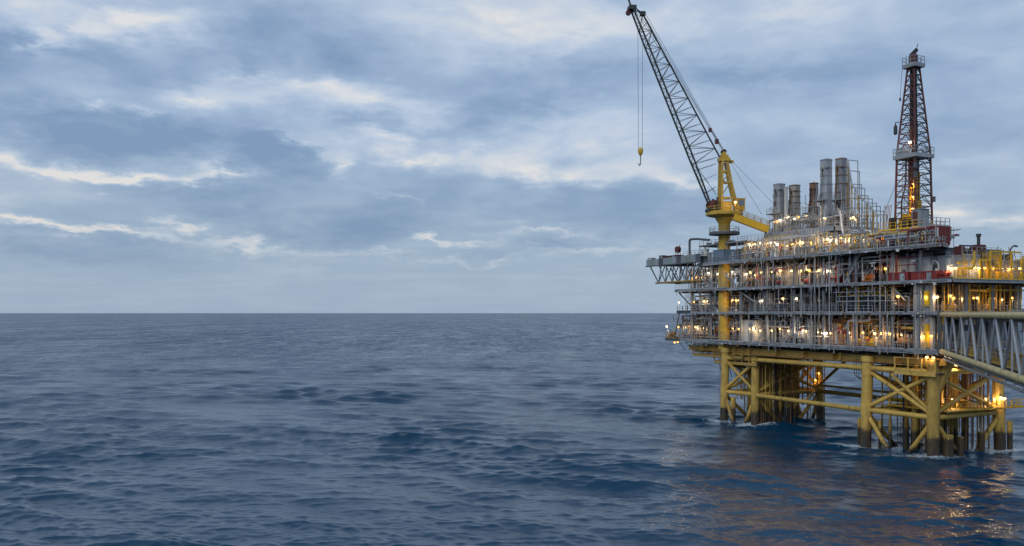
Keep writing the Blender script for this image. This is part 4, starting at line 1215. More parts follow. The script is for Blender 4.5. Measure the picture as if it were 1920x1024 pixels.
for a, b, py in ((1597, 1606, 362), (1606, 1618, 378), (1618, 1632, 395), (1600, 1610, 395)):
    p0, p1 = at(a, py + 14, 11.9), at(b, py + 14, 11.9); m = at((a + b) / 2, py, 11.9)
    MB().tube([p0, (p0.x, 11.9, m.z), (p1.x, 11.9, m.z), p1], .09, 6, .9).build('loop_pipe', WHT, fr)
# fat hairpin loops of pipe below
for k, px in enumerate((1584, 1598, 1612, 1622)):
    p0 = at(px, 462, 1.5); p1 = at(px + 11, 462, 1.5); zt = Z_of(430 + 3 * (k % 2), p0.x, 1.5)
    MB().tube([(p0.x, 1.5, Z4), (p0.x, 1.5, zt), (p1.x, 1.5, zt), (p1.x, 1.5, Z4)], .13, 8, .9).build('hairpin_pipe', WHT if k % 2 else GAL, plat)
for k, px in enumerate((1508, 1522, 1536)):
    p0 = at(px, 440, 5.4); p1 = at(px + 10, 440, 5.4)
    MB().tube([(p0.x, 5.4, Z4 + 1), (p0.x, 5.4, Z5 - .9), (p1.x, 5.4, Z5 - .9), (p1.x, 5.4, Z4 + 1)], .12, 8, .9).build('hairpin_pipe', GAL, plat)
pts = [at(1575, 395, 5.7), at(1578, 425, 5.6), at(1582, 445, 4), at(1584, 462, 2.5)]
MB().tube(pts, .16, 8, 1.5).build('down_pipe', WHT, plat)

# ------------------------------------------------------------------ footbridge to the neighbouring platform
BA = Vector((63.6, 126.2, 0)); BD = Vector((-0.35, -0.937, 0)).normalized()
br = bpy.data.objects.new('footbridge', None); COL.objects.link(br)
br.location = BA
br.rotation_euler = (0, 0, math.atan2(BD.y, BD.x))     # local x along the bridge, towards the viewer; local y = towards the right
tag(br, 'long covered tubular truss footbridge with grey diagonals and cream chords', 'bridge')
BL, BW, zl, zu = 112.0, 4.6, 16.3, 21.75
for y in (0, BW):
    mb = MB().bar((-.6, y, zl), (BL, y, zl), .36, 16)
    for k in range(15): mb.bar((k * 8.0 - .2, y, zl), (k * 8.0 + .2, y, zl), .40, 16)
    mb.build('bottom_chord', CRM, br)
    MB().bar((-.6, y, zu), (BL, y, zu), .32, 14).build('top_chord', CRM, br)
    for k in range(14):
        a = k * 8.0
        MB().bar((a + .3, y, zl + .3), (a + 3.9, y, zu - .25), .15, 10).build('diagonal', GAL, br)
        MB().bar((a + 4.1, y, zu - .25), (a + 7.7, y, zl + .3), .15, 10).build('diagonal', GAL, br)
        if k % 2 == 0: MB().bar((a + 4.0, y + .02, zu - .3), (a + 4.0, y + .02, zl + .35), .10, 8).build('hanger', GAL, br)
for k in range(29):
    x = k * 4.0
    MB().ibeam((x, .35, zl - .1), (x, BW - .35, zl - .1), .25, .4, .05).build('cross_beam', GRY, br, False)
    if k % 2: MB().bar((x, .3, zu), (x, BW - .3, zu), .12, 8).build('cross_tube', GRY, br)
for k in range(14):
    MB().bar((k * 8 + .2, .4, zl - .3), (k * 8 + 7.8, BW - .4, zl - .3), .11, 6).build('wind_brace', GRY, br)
    MB().prism([(k * 8 + .02, .9), (k * 8 + 7.98, .9), (k * 8 + 7.98, 3.0), (k * 8 + .02, 3.0)], zl + .28, zl + .36).build('walkway_plate', YDK, br, False)
    for y in (.95, 2.95):
        rail(MB(), [(k * 8 + .1, y, zl + .36), (k * 8 + 7.9, y, zl + .36)], 1.15, 2.0, .04).build('railing', YCR if k % 3 else GRY, br, False)
    MB().prism([(k * 8 + .03, .3), (k * 8 + 7.97, .3), (k * 8 + 7.97, BW - .3), (k * 8 + .03, BW - .3)], zu + .38, zu + .48).build('roof_plate', YDK if k % 2 else BEI, br, False)
for i, (y, z, r, m) in enumerate(((3.5, zl + .6, .2, GRY), (4.0, zl + .6, .16, RST), (3.7, zl + 1.2, .13, YEL), (4.1, zl + 1.1, .18, GAL), (.5, zl - .72, .14, GAL), (1.0, zl - .7, .10, GRY), (3.6, zu - .6, .14, DGR), (1.4, zu - .55, .12, DGR), (2.2, zu - .5, .16, BLK))):
    MB().bar((-1.2, y, z), (BL, y, z), r, 8).build('service_pipe', m, br)
mb = MB().beam((4, -.1, zl - .95), (BL, -.1, zl - .95), .5, .12).beam((4, -.33, zl - .88), (BL, -.33, zl - .88), .04, .2)
for k in range(28): mb.beam((5 + k * 4, -.05, zl - .9), (5 + k * 4, .2, zl - .35), .06, .1)
mb.build('cable_tray', GAL, br, False)
for k in range(2):
    MB().box((-.9, BW / 2, zl + 2.9 * k + .6), (.5, BW + 1.2, .9)).build('end_frame', DGR, br, False)
MB().box((-.9, -.3, 19), (.6, .5, 6.6)).box((-.9, BW + .3, 19), (.6, .5, 6.6)).build('end_frame', DGR, br, False)

# ------------------------------------------------------------------ cantilevered lay-down deck at the seaward end
ld = root('laydown_deck', 'grey cantilevered lay-down deck with under-truss jutting out over the sea', 'deck')
zl0 = 34.0
poly = [(-35.2, 1.5), (-12, -0.6), (-12, 12), (-31, 12)]
MB().prism(poly, zl0 - .15, zl0).build('deck_plate', GRT, ld, False)
n_ = 12
for k in range(n_):
    a, b = Vector((*poly[0], 0)).lerp(Vector((*poly[1], 0)), k / n_), Vector((*poly[0], 0)).lerp(Vector((*poly[1], 0)), (k + 1) / n_)
    e = (b - a).normalized()
    zt = .55 - .1 * (k % 3 == 0)
    MB().beam(a + Vector((0, -.1, zl0 - .35)) + e * .02, b + Vector((0, -.1, zl0 - .35)) - e * .02, .08, 1.45 + .25 * (k / n_)).build('side_panel', [GRY, GRN, GRY, DGR][k % 4], ld, False)
MB().beam((-35.3, 1.5, zl0 - .35), (-31, 12, zl0 - .35), .08, 1.4).build('side_panel', DGR, ld, False)
MB().beam((-35.2, 1.3, zl0 - 1.12), (-12, -.8, zl0 - 1.3), .3, .25).build('edge_beam', DGR, ld, False)
zt0 = zl0 - 5.1
def lp(s, f): return Vector((s, 1.5 + (s + 35.2) * -.0905 + f, 0))
for f, mt in ((.4, DGR), (6.0, DGR)):
    MB().bar(lp(-31.5, f) + Vector((0, 0, zt0)), lp(-12.5, f) + Vector((0, 0, zt0)), .22, 8).build('truss_chord', YDK, ld)
    MB().bar(lp(-34, f) + Vector((0, 0, zl0 - 1.3)), lp(-30.3, f) + Vector((0, 0, zt0)), .16, 8).build('truss_brace', mt, ld)
    for k in range(6):
        s = -30.3 + 3.0 * k
        MB().bar(lp(s, f) + Vector((0, 0, zt0)), lp(s + (.6 if k else 1.2), f) + Vector((0, 0, zl0 - 1.2)), .13, 8).build('truss_post', GRY, ld)
        MB().bar(lp(s, f) + Vector((0, 0, zt0)), lp(s + 3.0, f) + Vector((0, 0, zl0 - 1.2)), .12, 8).build('truss_brace', mt, ld)
        MB().bar(lp(s + 3.0, f) + Vector((0, 0, zt0)), lp(s + .3, f) + Vector((0, 0, zl0 - 1.2)), .11, 8).build('truss_brace', mt, ld)
for k in range(6):
    MB().bar(lp(-30 + 3 * k, .4) + Vector((0, 0, zt0)), lp(-30 + 3 * k, 6) + Vector((0, 0, zt0)), .12, 6).build('truss_cross', DGR, ld)
rail(MB(), [(-19, .2, zl0 + .3), (-13.2, -.3, zl0 + .3)], 1.0, 1.5, .04).build('railing', GRY, ld, False)
MB().tube([at(1293, 481, .8), at(1293, 449, .8), at(1306, 448, .8), at(1330, 450, .8)], .25, 8, .5).build('vent_pipe', DGR, ld)

# ------------------------------------------------------------------ equipment: tanks, cabins, skids
def hvessel(label, s, w, z, L, r, mat, cat='tank', leg=.5, rz=0.0, band=None):
    t = root('horizontal_tank', label, cat, s, w, z, rz)
    p = [(.05, -L / 2 - r * .5), (r * .55, -L / 2 - r * .38), (r * .88, -L / 2 - r * .18), (r, -L / 2), (r, L / 2), (r * .88, L / 2 + r * .18), (r * .55, L / 2 + r * .38), (.05, L / 2 + r * .5)]
    MB().lathe(p, 22, (0, 0, r + leg), 'x').build('shell', mat, t)
    for k in (-.33, .33):
        MB().box((k * L, 0, (leg + r * .5) / 2), (.3, r * 1.5, leg + r * .5)).build('saddle', DGR, t, False)
    for k in (-.3, .1, .36):
        MB().lathe([(.14, 0), (.14, .5), (.24, .5), (.24, .6)], 10, (k * L, 0, 2 * r + leg - .1)).build('nozzle', GRY, t)
    if band: MB().lathe([(r + .015, -L * .06), (r + .015, L * .06)], 22, (0, 0, r + leg), 'x', False).build('colour_band', band, t)
    return t
def vvessel(label, s, w, z, H, r, mat, cat='vessel'):
    t = root('vertical_vessel', label, cat, s, w, z)
    MB().lathe([(r * .9, 0), (r * .9, .6), (r, .62), (r, H - .4), (r * .85, H - .2), (r * .5, H - .04), (.05, H)], 20).build('shell', mat, t)
    for f in (.3, .6, .85): MB().lathe([(r + .03, H * f), (r + .03, H * f + .12)], 20).build('stiffener_ring', GRY, t, False)
    ladder(MB(), (-.2, -r - .12, 0), (-.2, -r - .12, H), (1, 0, 0), .42).build('ladder', GAL, t, False)
    MB().lathe([(.13, 0), (.13, .45), (.22, .45), (.22, .55)], 10, (0, 0, H - .05)).build('nozzle', GRY, t)
    MB().tube([(r * .6, -r * .9, H * .75), (r * .6, -r - .4, H * .75), (r * .6, -r - .4, .1)], .09, 6).build('outlet_pipe', GRY, t)
    return t
def cabin(label, s, w, z, L, D_, H, mat, cat='container', rib=True, name='container', trim=None):
    t = root(name, label, cat, s, w, z)
    trim = trim or mat
    MB().box((0, 0, H / 2 + .08), (L - .1, D_ - .1, H - .12)).build('body', mat, t, False)
    if rib:
        mb = MB(); n = max(3, int(L / .35))
        for k in range(n): mb.box((-L / 2 + (k + .5) * L / n, -D_ / 2 + .01, H / 2), (L / n * .5, .07, H - .5))
        m2 = max(3, int(D_ / .35))
        for k in range(m2): mb.box((L / 2 - .01, -D_ / 2 + (k + .5) * D_ / m2, H / 2), (.07, D_ / m2 * .5, H - .5))
        mb.build('corrugation', mat, t, False)
    mb = MB()
    for a in (-1, 1):
        for b in (-1, 1): mb.box((a * (L / 2 - .03), b * (D_ / 2 - .03), H / 2), (.16, .16, H))
        mb.box((0, a * (D_ / 2 - .02), .08), (L - .18, .14, .17)); mb.box((0, a * (D_ / 2 - .02), H - .07), (L - .18, .14, .15))
    for a in (-1, 1): mb.box((a * (L / 2 - .02), 0, .08), (.13, D_ - .18, .16)); mb.box((a * (L / 2 - .02), 0, H - .07), (.13, D_ - .18, .14))
    mb.build('corner_frame', trim, t, False)
    dr = MB().box((L * .22, -D_ / 2 - .07, H * .45), (.85, .05, H * .78)).build('door', GRY if mat is not GRY else WHT, t, False)
    MB().box((L * .22 + .3, -D_ / 2 - .12, H * .42), (.08, .05, .25)).build('handle', BLK, dr, False)
    return t
def skid(label, s, w, z, L, mat, base=DGR, cat='pump skid'):
    t = root('pump_skid', label, cat, s, w, z)
    mb = MB()
    for a in (-.55, .55): mb.ibeam((-L / 2, a, .15), (L / 2, a, .15), .2, .28, .04)
    mb.box((0, 0, .3), (L, 1.2, .05)); mb.build('base_frame', base, t, False)
    MB().lathe([(.1, -L * .42), (.38, -L * .4), (.42, -L * .35), (.42, -L * .05), (.3, -L * .03), (.12, 0), (.12, L * .1)], 14, (0, 0, .85), 'x').build('motor', mat, t)
    MB().lathe([(.2, L * .08), (.55, L * .1), (.55, L * .2), (.25, L * .24), (.25, L * .34)], 14, (0, 0, .9), 'x').build('pump_casing', mat, t)
    MB().tube([(L * .15, 0, 1.3), (L * .15, 0, 2.2), (L * .4, 0, 2.2), (L * .4, .6, 2.2)], .13, 8).build('discharge_pipe', GRY, t)
    MB().box((-L * .42, -.5, 1.1), (.3, .25, 1.3)).build('control_panel', WHT, t, False)
    rail(MB(), [(-L / 2, -.65, .3), (L / 2, -.65, .3)], 1.1, .9, .035).build('guard_rail', mat, t, False)
    return t
def place(px, w): return S_of(px, w)
# lowest deck
cabin('white panelled equipment housing on the lowest deck right of the crane column', place(1412, 3.0), 3.0, Z1, 3.6, 2.4, 4.3, WHT, 'housing', name='equipment_housing')
vvessel('pale grey vertical vessel beside the white housing on the lowest deck', place(1447, 3.2), 3.2, Z1, 4.7, .85, GAL)
vvessel('dull red vertical vessel on the lowest deck between pale tanks', place(1474, 3.0), 3.0, Z1, 2.9, .8, DRD)
hvessel('white horizontal tank above the lowest deck railing, left of the brown bay', place(1497, 3.4), 3.4, Z1, 3.6, .85, WHT, leg=.9)
vvessel('grey vertical vessel with rings at the edge of the brown bay, lowest deck', place(1520, 3.0), 3.0, Z1, 4.9, .7, GAL)
cabin('brown rusty cabinet in the lamp-lit bay of the lowest deck', place(1566, 4.0), 4.0, Z1, 5.6, 2.2, 4.6, RST, 'cabinet', name='cabinet')
skid('yellow pump skid behind the yellow railing, left one of the lowest deck', place(1610, 2.2), 2.2, Z1, 3.0, YEL)
skid('yellow pump skid behind the yellow railing, middle one of the lowest deck', place(1634, 2.2), 2.2, Z1, 2.8, YBR)
skid('yellow pump skid behind the yellow railing, right one of the lowest deck', place(1657, 2.2), 2.2, Z1, 2.6, YEL)
vvessel('brown vertical vessel behind the pump skids on the lowest deck', place(1645, 5.6), 5.6, Z1, 4.9, 1.0, BEI)
hvessel('orange-lit rusty horizontal tank near the bridge end, lowest deck', place(1700, 2.6), 2.6, Z1, 2.6, .65, RST, leg=.5)
t = root('riser_cladding', 'tall pale corrugated casing through two decks at the corner beside the bridge', 'casing', place(1733, 1.4), 1.4, Z1)
for k in range(5):
    MB().box((-1.45 + k * .72, 0, 5.0), (.66, .5 + .1 * (k % 2), 9.9)).build('casing_sheet', [BEI, GAL, BEI, GAL, BEI][k], t, False)
MB().box((.9, -.5, 2.2), (.6, .4, 3.6)).box((.9, -.5, 7.9), (.7, .4, 2.4)).build('yellow_box', YBR, t, False)
skid('grey pump skid on the lowest deck at the far seaward end', place(1290, 3.4), 3.4, Z1, 3.0, GRY)
hvessel('beige horizontal tank among pipes on the lowest deck left of the crane column', place(1322, 4.2), 4.2, Z1, 4.0, .8, BEI, leg=.8)
skid('orange-brown pump skid on the small outer walkway over the sea', place(1262, 4.5), 4.5, Z1, 2.4, RST)
# second deck
cabin('dark blue cabinet in the shadowed second deck near the crane column', place(1420, 4.0), 4.0, Z2, 3.0, 2.0, 3.0, BLU, 'cabinet', name='cabinet')
vvessel('slim grey vertical vessel in the dark second deck, left of the drain pipes', place(1445, 2.6), 2.6, Z2, 4.0, .6, GRY)
vvessel('white slim vertical vessel in the dark second deck beside the drain pipes', place(1507, 2.2), 2.2, Z2, 4.1, .45, GAL)
hvessel('dark horizontal tank behind the scaffold on the second deck', place(1610, 4.5), 4.5, Z2, 6.5, 1.05, DGR, leg=.5)
hvessel('rusty lamp-lit horizontal tank on the second deck right of the scaffold', place(1695, 3.0), 3.0, Z2, 3.4, .95, RST, leg=.6)
hvessel('grey horizontal tank on the second deck left of the crane column', place(1315, 4.0), 4.0, Z2, 4.5, .9, GRY, leg=.6)
skid('yellow pump skid on the second deck above the bridge', 42.6, 5.0, Z2, 2.4, YBR)
skid('yellow pump skid on the second deck at the right edge of the view', 42.6, 13.0, Z2, 2.6, YEL)
# third deck
cabin('beige switchgear room on the third deck under the row of lamps', place(1488, 4.6), 4.6, Z3, 7.0, 2.4, 4.0, BEI, 'cabin', name='switchgear_room')
cabin('red fire-pump cabin in the middle of the third deck', place(1566, 3.0), 3.0, Z3, 2.6, 2.2, 3.4, RED, 'cabin', name='fire_cabin')
cabin('white windowless cabin on the third deck under the red tanks', place(1715, 3.6), 3.6, Z3, 7.6, 2.4, 3.7, WHT, 'cabin', False, name='white_cabin')
cabin('low dark red store box in front of the white cabin, nearer the crane', place(1690, 1.3), 1.3, Z3, 3.6, 1.4, 1.45, RED, 'store box', name='store_box')
cabin('low dark red store box in front of the white cabin, nearer the bridge', place(1738, 1.3), 1.3, Z3, 4.4, 1.4, 1.4, RED, 'store box', name='store_box')
skid('red pump skid on the third deck at the bridge corner', place(1772, 1.5), 1.5, Z3, 2.6, RED)
hvessel('dark grey horizontal drum on the third deck left of the red cabin front', place(1615, 3.0), 3.0, Z3, 3.6, .9, DGR, leg=.7)
skid('orange pump skid by the railing in the middle of the third deck', place(1632, 1.6), 1.6, Z3, 2.4, ORG)
hvessel('small red extinguisher drum on the third deck beside the beige room', place(1462, 1.7), 1.7, Z3, 1.0, .38, RED, leg=.4)
hvessel('small red extinguisher drum on the third deck before the beige room door', place(1512, 1.7), 1.7, Z3, 1.0, .38, RED, leg=.4)
vvessel('pale vertical vessel on the third deck close to the crane column', place(1400, 3.2), 3.2, Z3, 4.0, .65, GAL)
vvessel('beige vertical vessel on the third deck, second from the crane column', place(1422, 3.6), 3.6, Z3, 4.2, .7, BEI)
# right-hand end of the third deck
cabin('long grey deckhouse at the right end of the third deck', 44.0, 5.2, Z3, 2.6, 6.4, 3.7, GRY, 'deckhouse', name='deckhouse')
cabin('yellow equipment house at the right end of the third deck', 44.2, 10.6, Z3, 2.4, 3.0, 4.2, YEL, 'equipment house', name='equipment_house')
cabin('white cabin at the right edge of the view beyond the yellow house', 44.4, 20.5, Z3, 2.4, 5.0, 3.4, WHT, 'cabin', name='white_cabin')
cabin('grey shelter between yellow house and white cabin', 44.0, 15.0, Z3, 2.2, 4.6, 3.2, GRY, 'shelter', name='shelter')
t = root('roof_machinery', 'dark red machinery with a short stack on the deckhouse roof', 'machinery', 44.2, 7.0, Z3 + 3.75)
MB().box((0, 1.9, .9), (1.6, 1.6, 1.7)).build('engine_housing', DRD, t, False)
MB().box((0, -2.2, .7), (1.2, .9, 1.4)).build('engine_housing', DRD, t, False)
MB().lathe([(.25, 0), (.25, 1.3), (.38, 1.3), (.38, 1.7), (.2, 1.75)], 10, (0, 2.1, 1.75)).build('exhaust', BLK, t)
MB().beam((0, -2.2, 1.55), (0, 1.2, 1.55), .2, .2).build('frame_beam', BLK, t, False)
rail(MB(), [(1.2, -3.2, 0), (1.2, 5.6, 0)], 1.3, 1.1, .04).build('railing', GRY, t, False)
for k in range(5): MB().bar((.9, 4 + k * 1.3, .1), (.9, 4 + k * 1.3, 1.1 + .5 * (k % 2)), .06, 5).build('vent_post', DGR, t)
t = root('deck_mast', 'thin dark mast with a bent arm above the white cabin at the edge', 'mast', 44.0, 16.8, Z3 + 3.2)
MB().tube([(0, 0, 0), (0, 0, 1.9), (.1, .7, 2.5), (.1, 1.2, 2.5)], .12, 6, .3).box((.1, 1.3, 2.4), (.2, .5, .25)).build('pole', BLK, t)
MB().box((0, 0, .1), (.5, .5, .2)).build('foot_plate', BLK, t, False)
# top deck
cabin('dark blue-grey container on the top deck behind the crane column', place(1378, 1.4), 1.4, Z4, 3.0, 2.2, 2.4, BLU)
cabin('dark grey container on the top deck left of the crane column', place(1343, 1.6), 1.6, Z4, 2.6, 2.2, 2.3, GRY)
vvessel('white drum-shaped vessel on the top deck beside the lay-down deck', place(1322, 1.8), 1.8, Z4, 3.4, .85, WHT)
cabin('red roofed equipment box on the top deck behind the crane ring', place(1410, 3.4), 3.4, Z4, 3.2, 2.0, 2.9, DRD, 'equipment box', name='equipment_box')
cabin('pale green equipment box on the top deck beside the red roofed one', place(1396, 2.6), 2.6, Z4, 2.2, 1.6, 2.6, GRN, 'equipment box', name='equipment_box')
cabin('beige panelled room under the exhaust stacks', place(1490, 6.6), 6.6, Z4, 9.5, 1.0, 4.3, BEI, 'room', name='panelled_room')
hvessel('large dull red horizontal tank with grey upper half below the derrick', place(1702, 2.2), 2.2, Z4, 6.6, 1.2, FRD, leg=.3, band=BEI)
cabin('red corrugated tank box on the top deck corner right of the derrick', place(1752, 2.0), 2.0, Z4, 3.0, 3.0, 2.9, FRD, 'tank box', name='tank_box')
rail(MB(), [(0, 0, 0), (3.0, 0, 0), (3.0, 2.9, 0)], 1.2, 1.0, .05).build('railing', GRY, root('box_top_rail', 'grey handrail frame on top of the red corrugated tank box', 'handrail', place(1752, 2.0) - 1.5, .55, Z4 + 2.93), False)
cabin('grey weathered box left of the dull red tank on the top deck', place(1662, 2.4), 2.4, Z4, 2.6, 2.0, 2.6, BEI, 'equipment box', name='equipment_box')
skid('yellow pump skid on the top deck left of the derrick', place(1640, 1.6), 1.6, Z4, 2.8, YBR)
skid('yellow-grey pump skid on the top deck beneath the pipe frame', place(1605, 1.4), 1.4, Z4, 2.6, YEL)
can = root('canopy', 'flat dark canopy on posts over the top deck, seaward of the crane column', 'canopy', place(1310, 1.0), 1.0, Z4)
cl_ = place(1400, 1.0) - place(1310, 1.0)
MB().prism([(0, 0), (cl_, 0), (cl_, 5), (0, 5)], 3.75, 3.95).build('roof', DGR, can, False)
for k in range(6):
    MB().bar((.2 + k * (cl_ - .4) / 5, .15, 0), (.2 + k * (cl_ - .4) / 5, .15, 3.75), .08, 6).build('post', GRY, can)
rail(MB(), [(.1, .1, 3.95), (cl_, .1, 3.95)], 1.0, 1.4, .04).build('railing', GRY, can, False)
for k, m in enumerate((RST, DRD, GRN, RST, GRY)):
    MB().box((1.5 + k * 1.9, 1.6 + .5 * (k % 2), 4.25), (.8, .8, .6)).build('roof_fan', m, can, False)
# lay-down deck load
cabin('low red cargo basket lying on the lay-down deck', place(1262, 2.4), 2.4, zl0, 5.6, 1.6, .95, DRD, 'cargo basket', name='cargo_basket')
t = root('hose_reel', 'small red hose reel standing on the lay-down deck', 'hose reel', place(1271, 2.0), 2.0, zl0 + .95)
MB().lathe([(.3, -.35), (.75, -.35), (.75, -.28), (.4, -.28), (.4, .28), (.75, .28), (.75, .35), (.3, .35)], 14, (0, 0, 1.2), 'y').build('drum', DRD, t)
MB().bar((-.5, -.4, 0), (0, -.4, 1.2), .06, 5).bar((.5, -.4, 0), (0, -.4, 1.2), .06, 5).bar((-.5, .4, 0), (0, .4, 1.2), .06, 5).bar((.5, .4, 0), (0, .4, 1.2), .06, 5).bar((.2, 0, 1.6), (.9, 0, 2.3), .06, 5).build('stand', RED, t)
cabin('small grey locker at the tip of the lay-down deck', place(1222, 2.6), 2.6, zl0, 1.5, 1.2, .9, GRY, 'locker', name='locker')
cabin('small dark locker on the lay-down deck before the red basket', place(1243, 2.2), 2.2, zl0, 1.3, 1.1, 1.2, DGR, 'locker', name='locker')

# ------------------------------------------------------------------ stairs between decks
for s0, s1, w, za, zb_ in ((10, 14.6, 1.6, Z1, Z2), (24.5, 28.2, 1.7, Z3, Z4), (-9.5, -13.5, 1.5, Z2, Z3), (8.0, 11.5, 3.2, Z4, Z5)):
    st = root('stairway', {Z1: 'grey steel stairway rising from the lowest deck', Z3: 'grey steel stairway rising from the third deck to the top deck', Z2: 'grey steel stairway at the seaward end of the second deck', Z4: 'grey steel stairway up to the exhaust stack module'}[za], 'stairway', s0, w, za)
    L, H = s1 - s0, zb_ - za
    for y in (0, .9): MB().beam((0, y, 0), (L, y, H), .06, .28).build('stringer', GAL, st, False)
    n = int(H / .22); me = MB().box((0, .45, 0), (.26, .84, .04)).mesh('tread', GRT, False)
    for k in range(1, n): inst('tread', me, st, (L * k / n, 0, H * k / n))
    for y in (-.02, .92): rail(MB(), [(0, y, .1), (L, y, H + .1)], 1.0, 1.2, .035, False).build('railing', GAL, st, False)

# ------------------------------------------------------------------ lamps
_bulb = {}
def bulb_mesh(mat, r=.19):
    k = (mat.name, r)
    if k not in _bulb: _bulb[k] = MB().lathe([(r * .5, -r * .9), (r, -r * .2), (r * .85, r * .5), (r * .3, r * .9)], 6).mesh('bulb', mat, False)
    return _bulb[k]
_hood = MB().lathe([(.06, .42), (.12, .30), (.26, .19), (.27, .15)], 8).mesh('hood', GRY, True)
_pole = {}
def lamp(s, w, z, zd, label, group, mat=LAMP_W, big=1.0, pole=True):
    t = root('floodlight', label, 'lamp', s, w, zd, group=group)
    h = z - zd
    inst('bulb', bulb_mesh(mat), t, (0, 0, h), 0, (min(big, 1.7),) * 3)
    inst('hood', _hood, t, (0, 0, h))
    lamp_light(mat, t, (0, -.32, h - .1), big)
    if pole:
        k = round(h, 1)
        if k not in _pole: _pole[k] = MB().bar((0, .16, 0), (0, .16, k + .38), .04, 5).beam((0, .16, k + .4), (0, -.05, k + .4), .05, .05).mesh('post', GAL, True)
        inst('post', _pole[k], t)
    return t
ORD = 'first second third fourth fifth sixth seventh eighth ninth tenth eleventh twelfth thirteenth fourteenth fifteenth sixteenth seventeenth eighteenth nineteenth twentieth twenty-first twenty-second twenty-third twenty-fourth twenty-fifth'.split()
def nth(i, n, label): return label if n == 1 else label + ', ' + ORD[i] + ' from the seaward end'
def row(spec, z_deck, w, label, group, dz=0.0):
    q = random.Random(len(label))
    for i, it in enumerate(spec):
        px, py = it[0], it[1]
        ww = w + q.uniform(-.4, 1.4)
        p = at(px, py, ww)
        m = it[2] if len(it) > 2 else q.choice((LAMP_W, LAMP_W, LAMP_C, LAMP_O))
        lamp(p.x, ww, p.z, z_deck, nth(i, len(spec), label), group, m, it[3] if len(it) > 3 else q.uniform(.6, 1.35))
row([(1287, 614), (1296, 613), (1304, 613), (1320, 615), (1331, 615), (1349, 618), (1374, 616), (1385, 617)], Z1, 1.3, 'post lamp on the lowest deck around the crane column', 'lamps of the lowest deck, crane end')
row([(1405, 617), (1415, 616), (1426, 620), (1438, 620), (1447, 620), (1462, 617), (1478, 620), (1505, 620, LAMP_C, 1.3), (1512, 621), (1534, 623), (1541, 625), (1549, 625), (1557, 625), (1583, 623, LAMP_O), (1592, 624), (1605, 624, LAMP_O), (1618, 624, LAMP_O), (1640, 625), (1653, 625), (1665, 624), (1668, 626), (1683, 628), (1690, 628)], Z1, 1.0, 'post lamp on the lowest deck between crane column and bridge', 'lamps of the lowest deck, long front')
row([(1735, 631, LAMP_O, 1.3), (1746, 630, LAMP_O, 1.3)], Z1, .6, 'amber lamp on the lowest deck at the bridge corner', 'amber lamps at the bridge corner')
row([(1250, 612, LAMP_C, 1.3), (1272, 613)], Z1, 3.0, 'post lamp on the outermost small walkway over the sea', 'lamps of the outer walkway')
row([(1300, 566), (1320, 565), (1325, 565), (1332, 565), (1374, 563), (1380, 563), (1386, 563), (1429, 564), (1468, 560), (1493, 560), (1536, 564, LAMP_O)], Z2, 1.0, 'post lamp on the dark second deck', 'lamps of the second deck')
row([(1684, 556), (1738, 557), (1743, 559), (1757, 557)], Z2, .8, 'post lamp on the second deck near the pale casing', 'lamps by the pale casing')
row([(1273, 567, LAMP_C, 1.0)], Z2 + .3, 1.6, 'single pale lamp on the railed balcony over the sea', 'balcony lamp')
row([(1304, 520, LAMP_O, 1.3), (1315, 521), (1328, 512), (1332, 515), (1346, 514), (1373, 510), (1380, 514), (1389, 511), (1400, 514), (1407, 511), (1416, 516), (1428, 511), (1447, 510), (1463, 508, LAMP_W, 1.5), (1484, 508), (1502, 508), (1517, 507), (1536, 507, LAMP_W, 1.4), (1555, 508), (1660, 504)], Z3, 1.0, 'post lamp on the third deck along the front railing', 'lamps of the third deck')
row([(1784, 503), (1792, 503)], Z3, 1.2, 'post lamp on the third deck at the red pump skid', 'lamps by the red skid')
row([(1405, 459), (1415, 458), (1425, 456), (1436, 455), (1445, 455), (1457, 458), (1467, 459), (1476, 460), (1486, 459, LAMP_W, 1.3), (1498, 458, LAMP_O, 1.4), (1504, 455, LAMP_W, 1.6), (1530, 455), (1545, 450, LAMP_W, 1.5), (1552, 448, LAMP_W, 1.5), (1558, 450), (1573, 450), (1578, 446), (1592, 452), (1594, 446), (1612, 449), (1620, 449), (1634, 452), (1655, 444), (1668, 440)], Z4, 1.4, 'post lamp on the top deck below the exhaust stacks', 'lamps of the top deck')
row([(1456, 413), (1463, 413), (1478, 407), (1491, 410), (1498, 407), (1512, 405), (1547, 409), (1595, 410), (1600, 408), (1604, 412)], Z5, 6.8, 'lamp at the foot of the exhaust stacks', 'lamps at the stack feet')
def end_row(spec, z_deck, s, label, group):
    q = random.Random(len(label) + 3)
    for i, (px, py) in enumerate(spec):
        t = (px - 960) / F
        b = O + U * s
        w = (t * b.y - b.x) / (V.x - t * V.y)
        z = EYE + (587 - py) / F * (b.y + V.y * w)
        lamp(s, w, z, z_deck, nth(i, len(spec), label).replace('the seaward end', 'the corner'), group, q.choice((LAMP_O, LAMP_O, LAMP_W)), q.uniform(.9, 1.4))
end_row([(1815, 503), (1827, 502), (1835, 503), (1846, 503), (1862, 504), (1879, 505), (1891, 505), (1898, 505), (1912, 504)], Z3, 46.2, 'amber post lamp on the third deck along the right end', 'lamps of the right end, third deck')
end_row([(1782, 555), (1788, 559), (1808, 560), (1826, 559), (1833, 559), (1857, 560), (1863, 560), (1878, 562), (1897, 559), (1905, 562)], Z2, 44.0, 'amber post lamp above the bridge on the second deck', 'lamps of the right end, second deck')
def hang(px, py, w, label, group, mat=LAMP_W, big=1.2, s=None):
    p = at(px, py, w)
    t = lamp(p.x, w, p.z, p.z - .3, label, group, mat, big, False)
    MB().beam((0, .05, .7), (0, .9, .7), .06, .06).bar((0, 0, .5), (0, .05, .72), .04, 5).build('bracket', GRY, t, False)
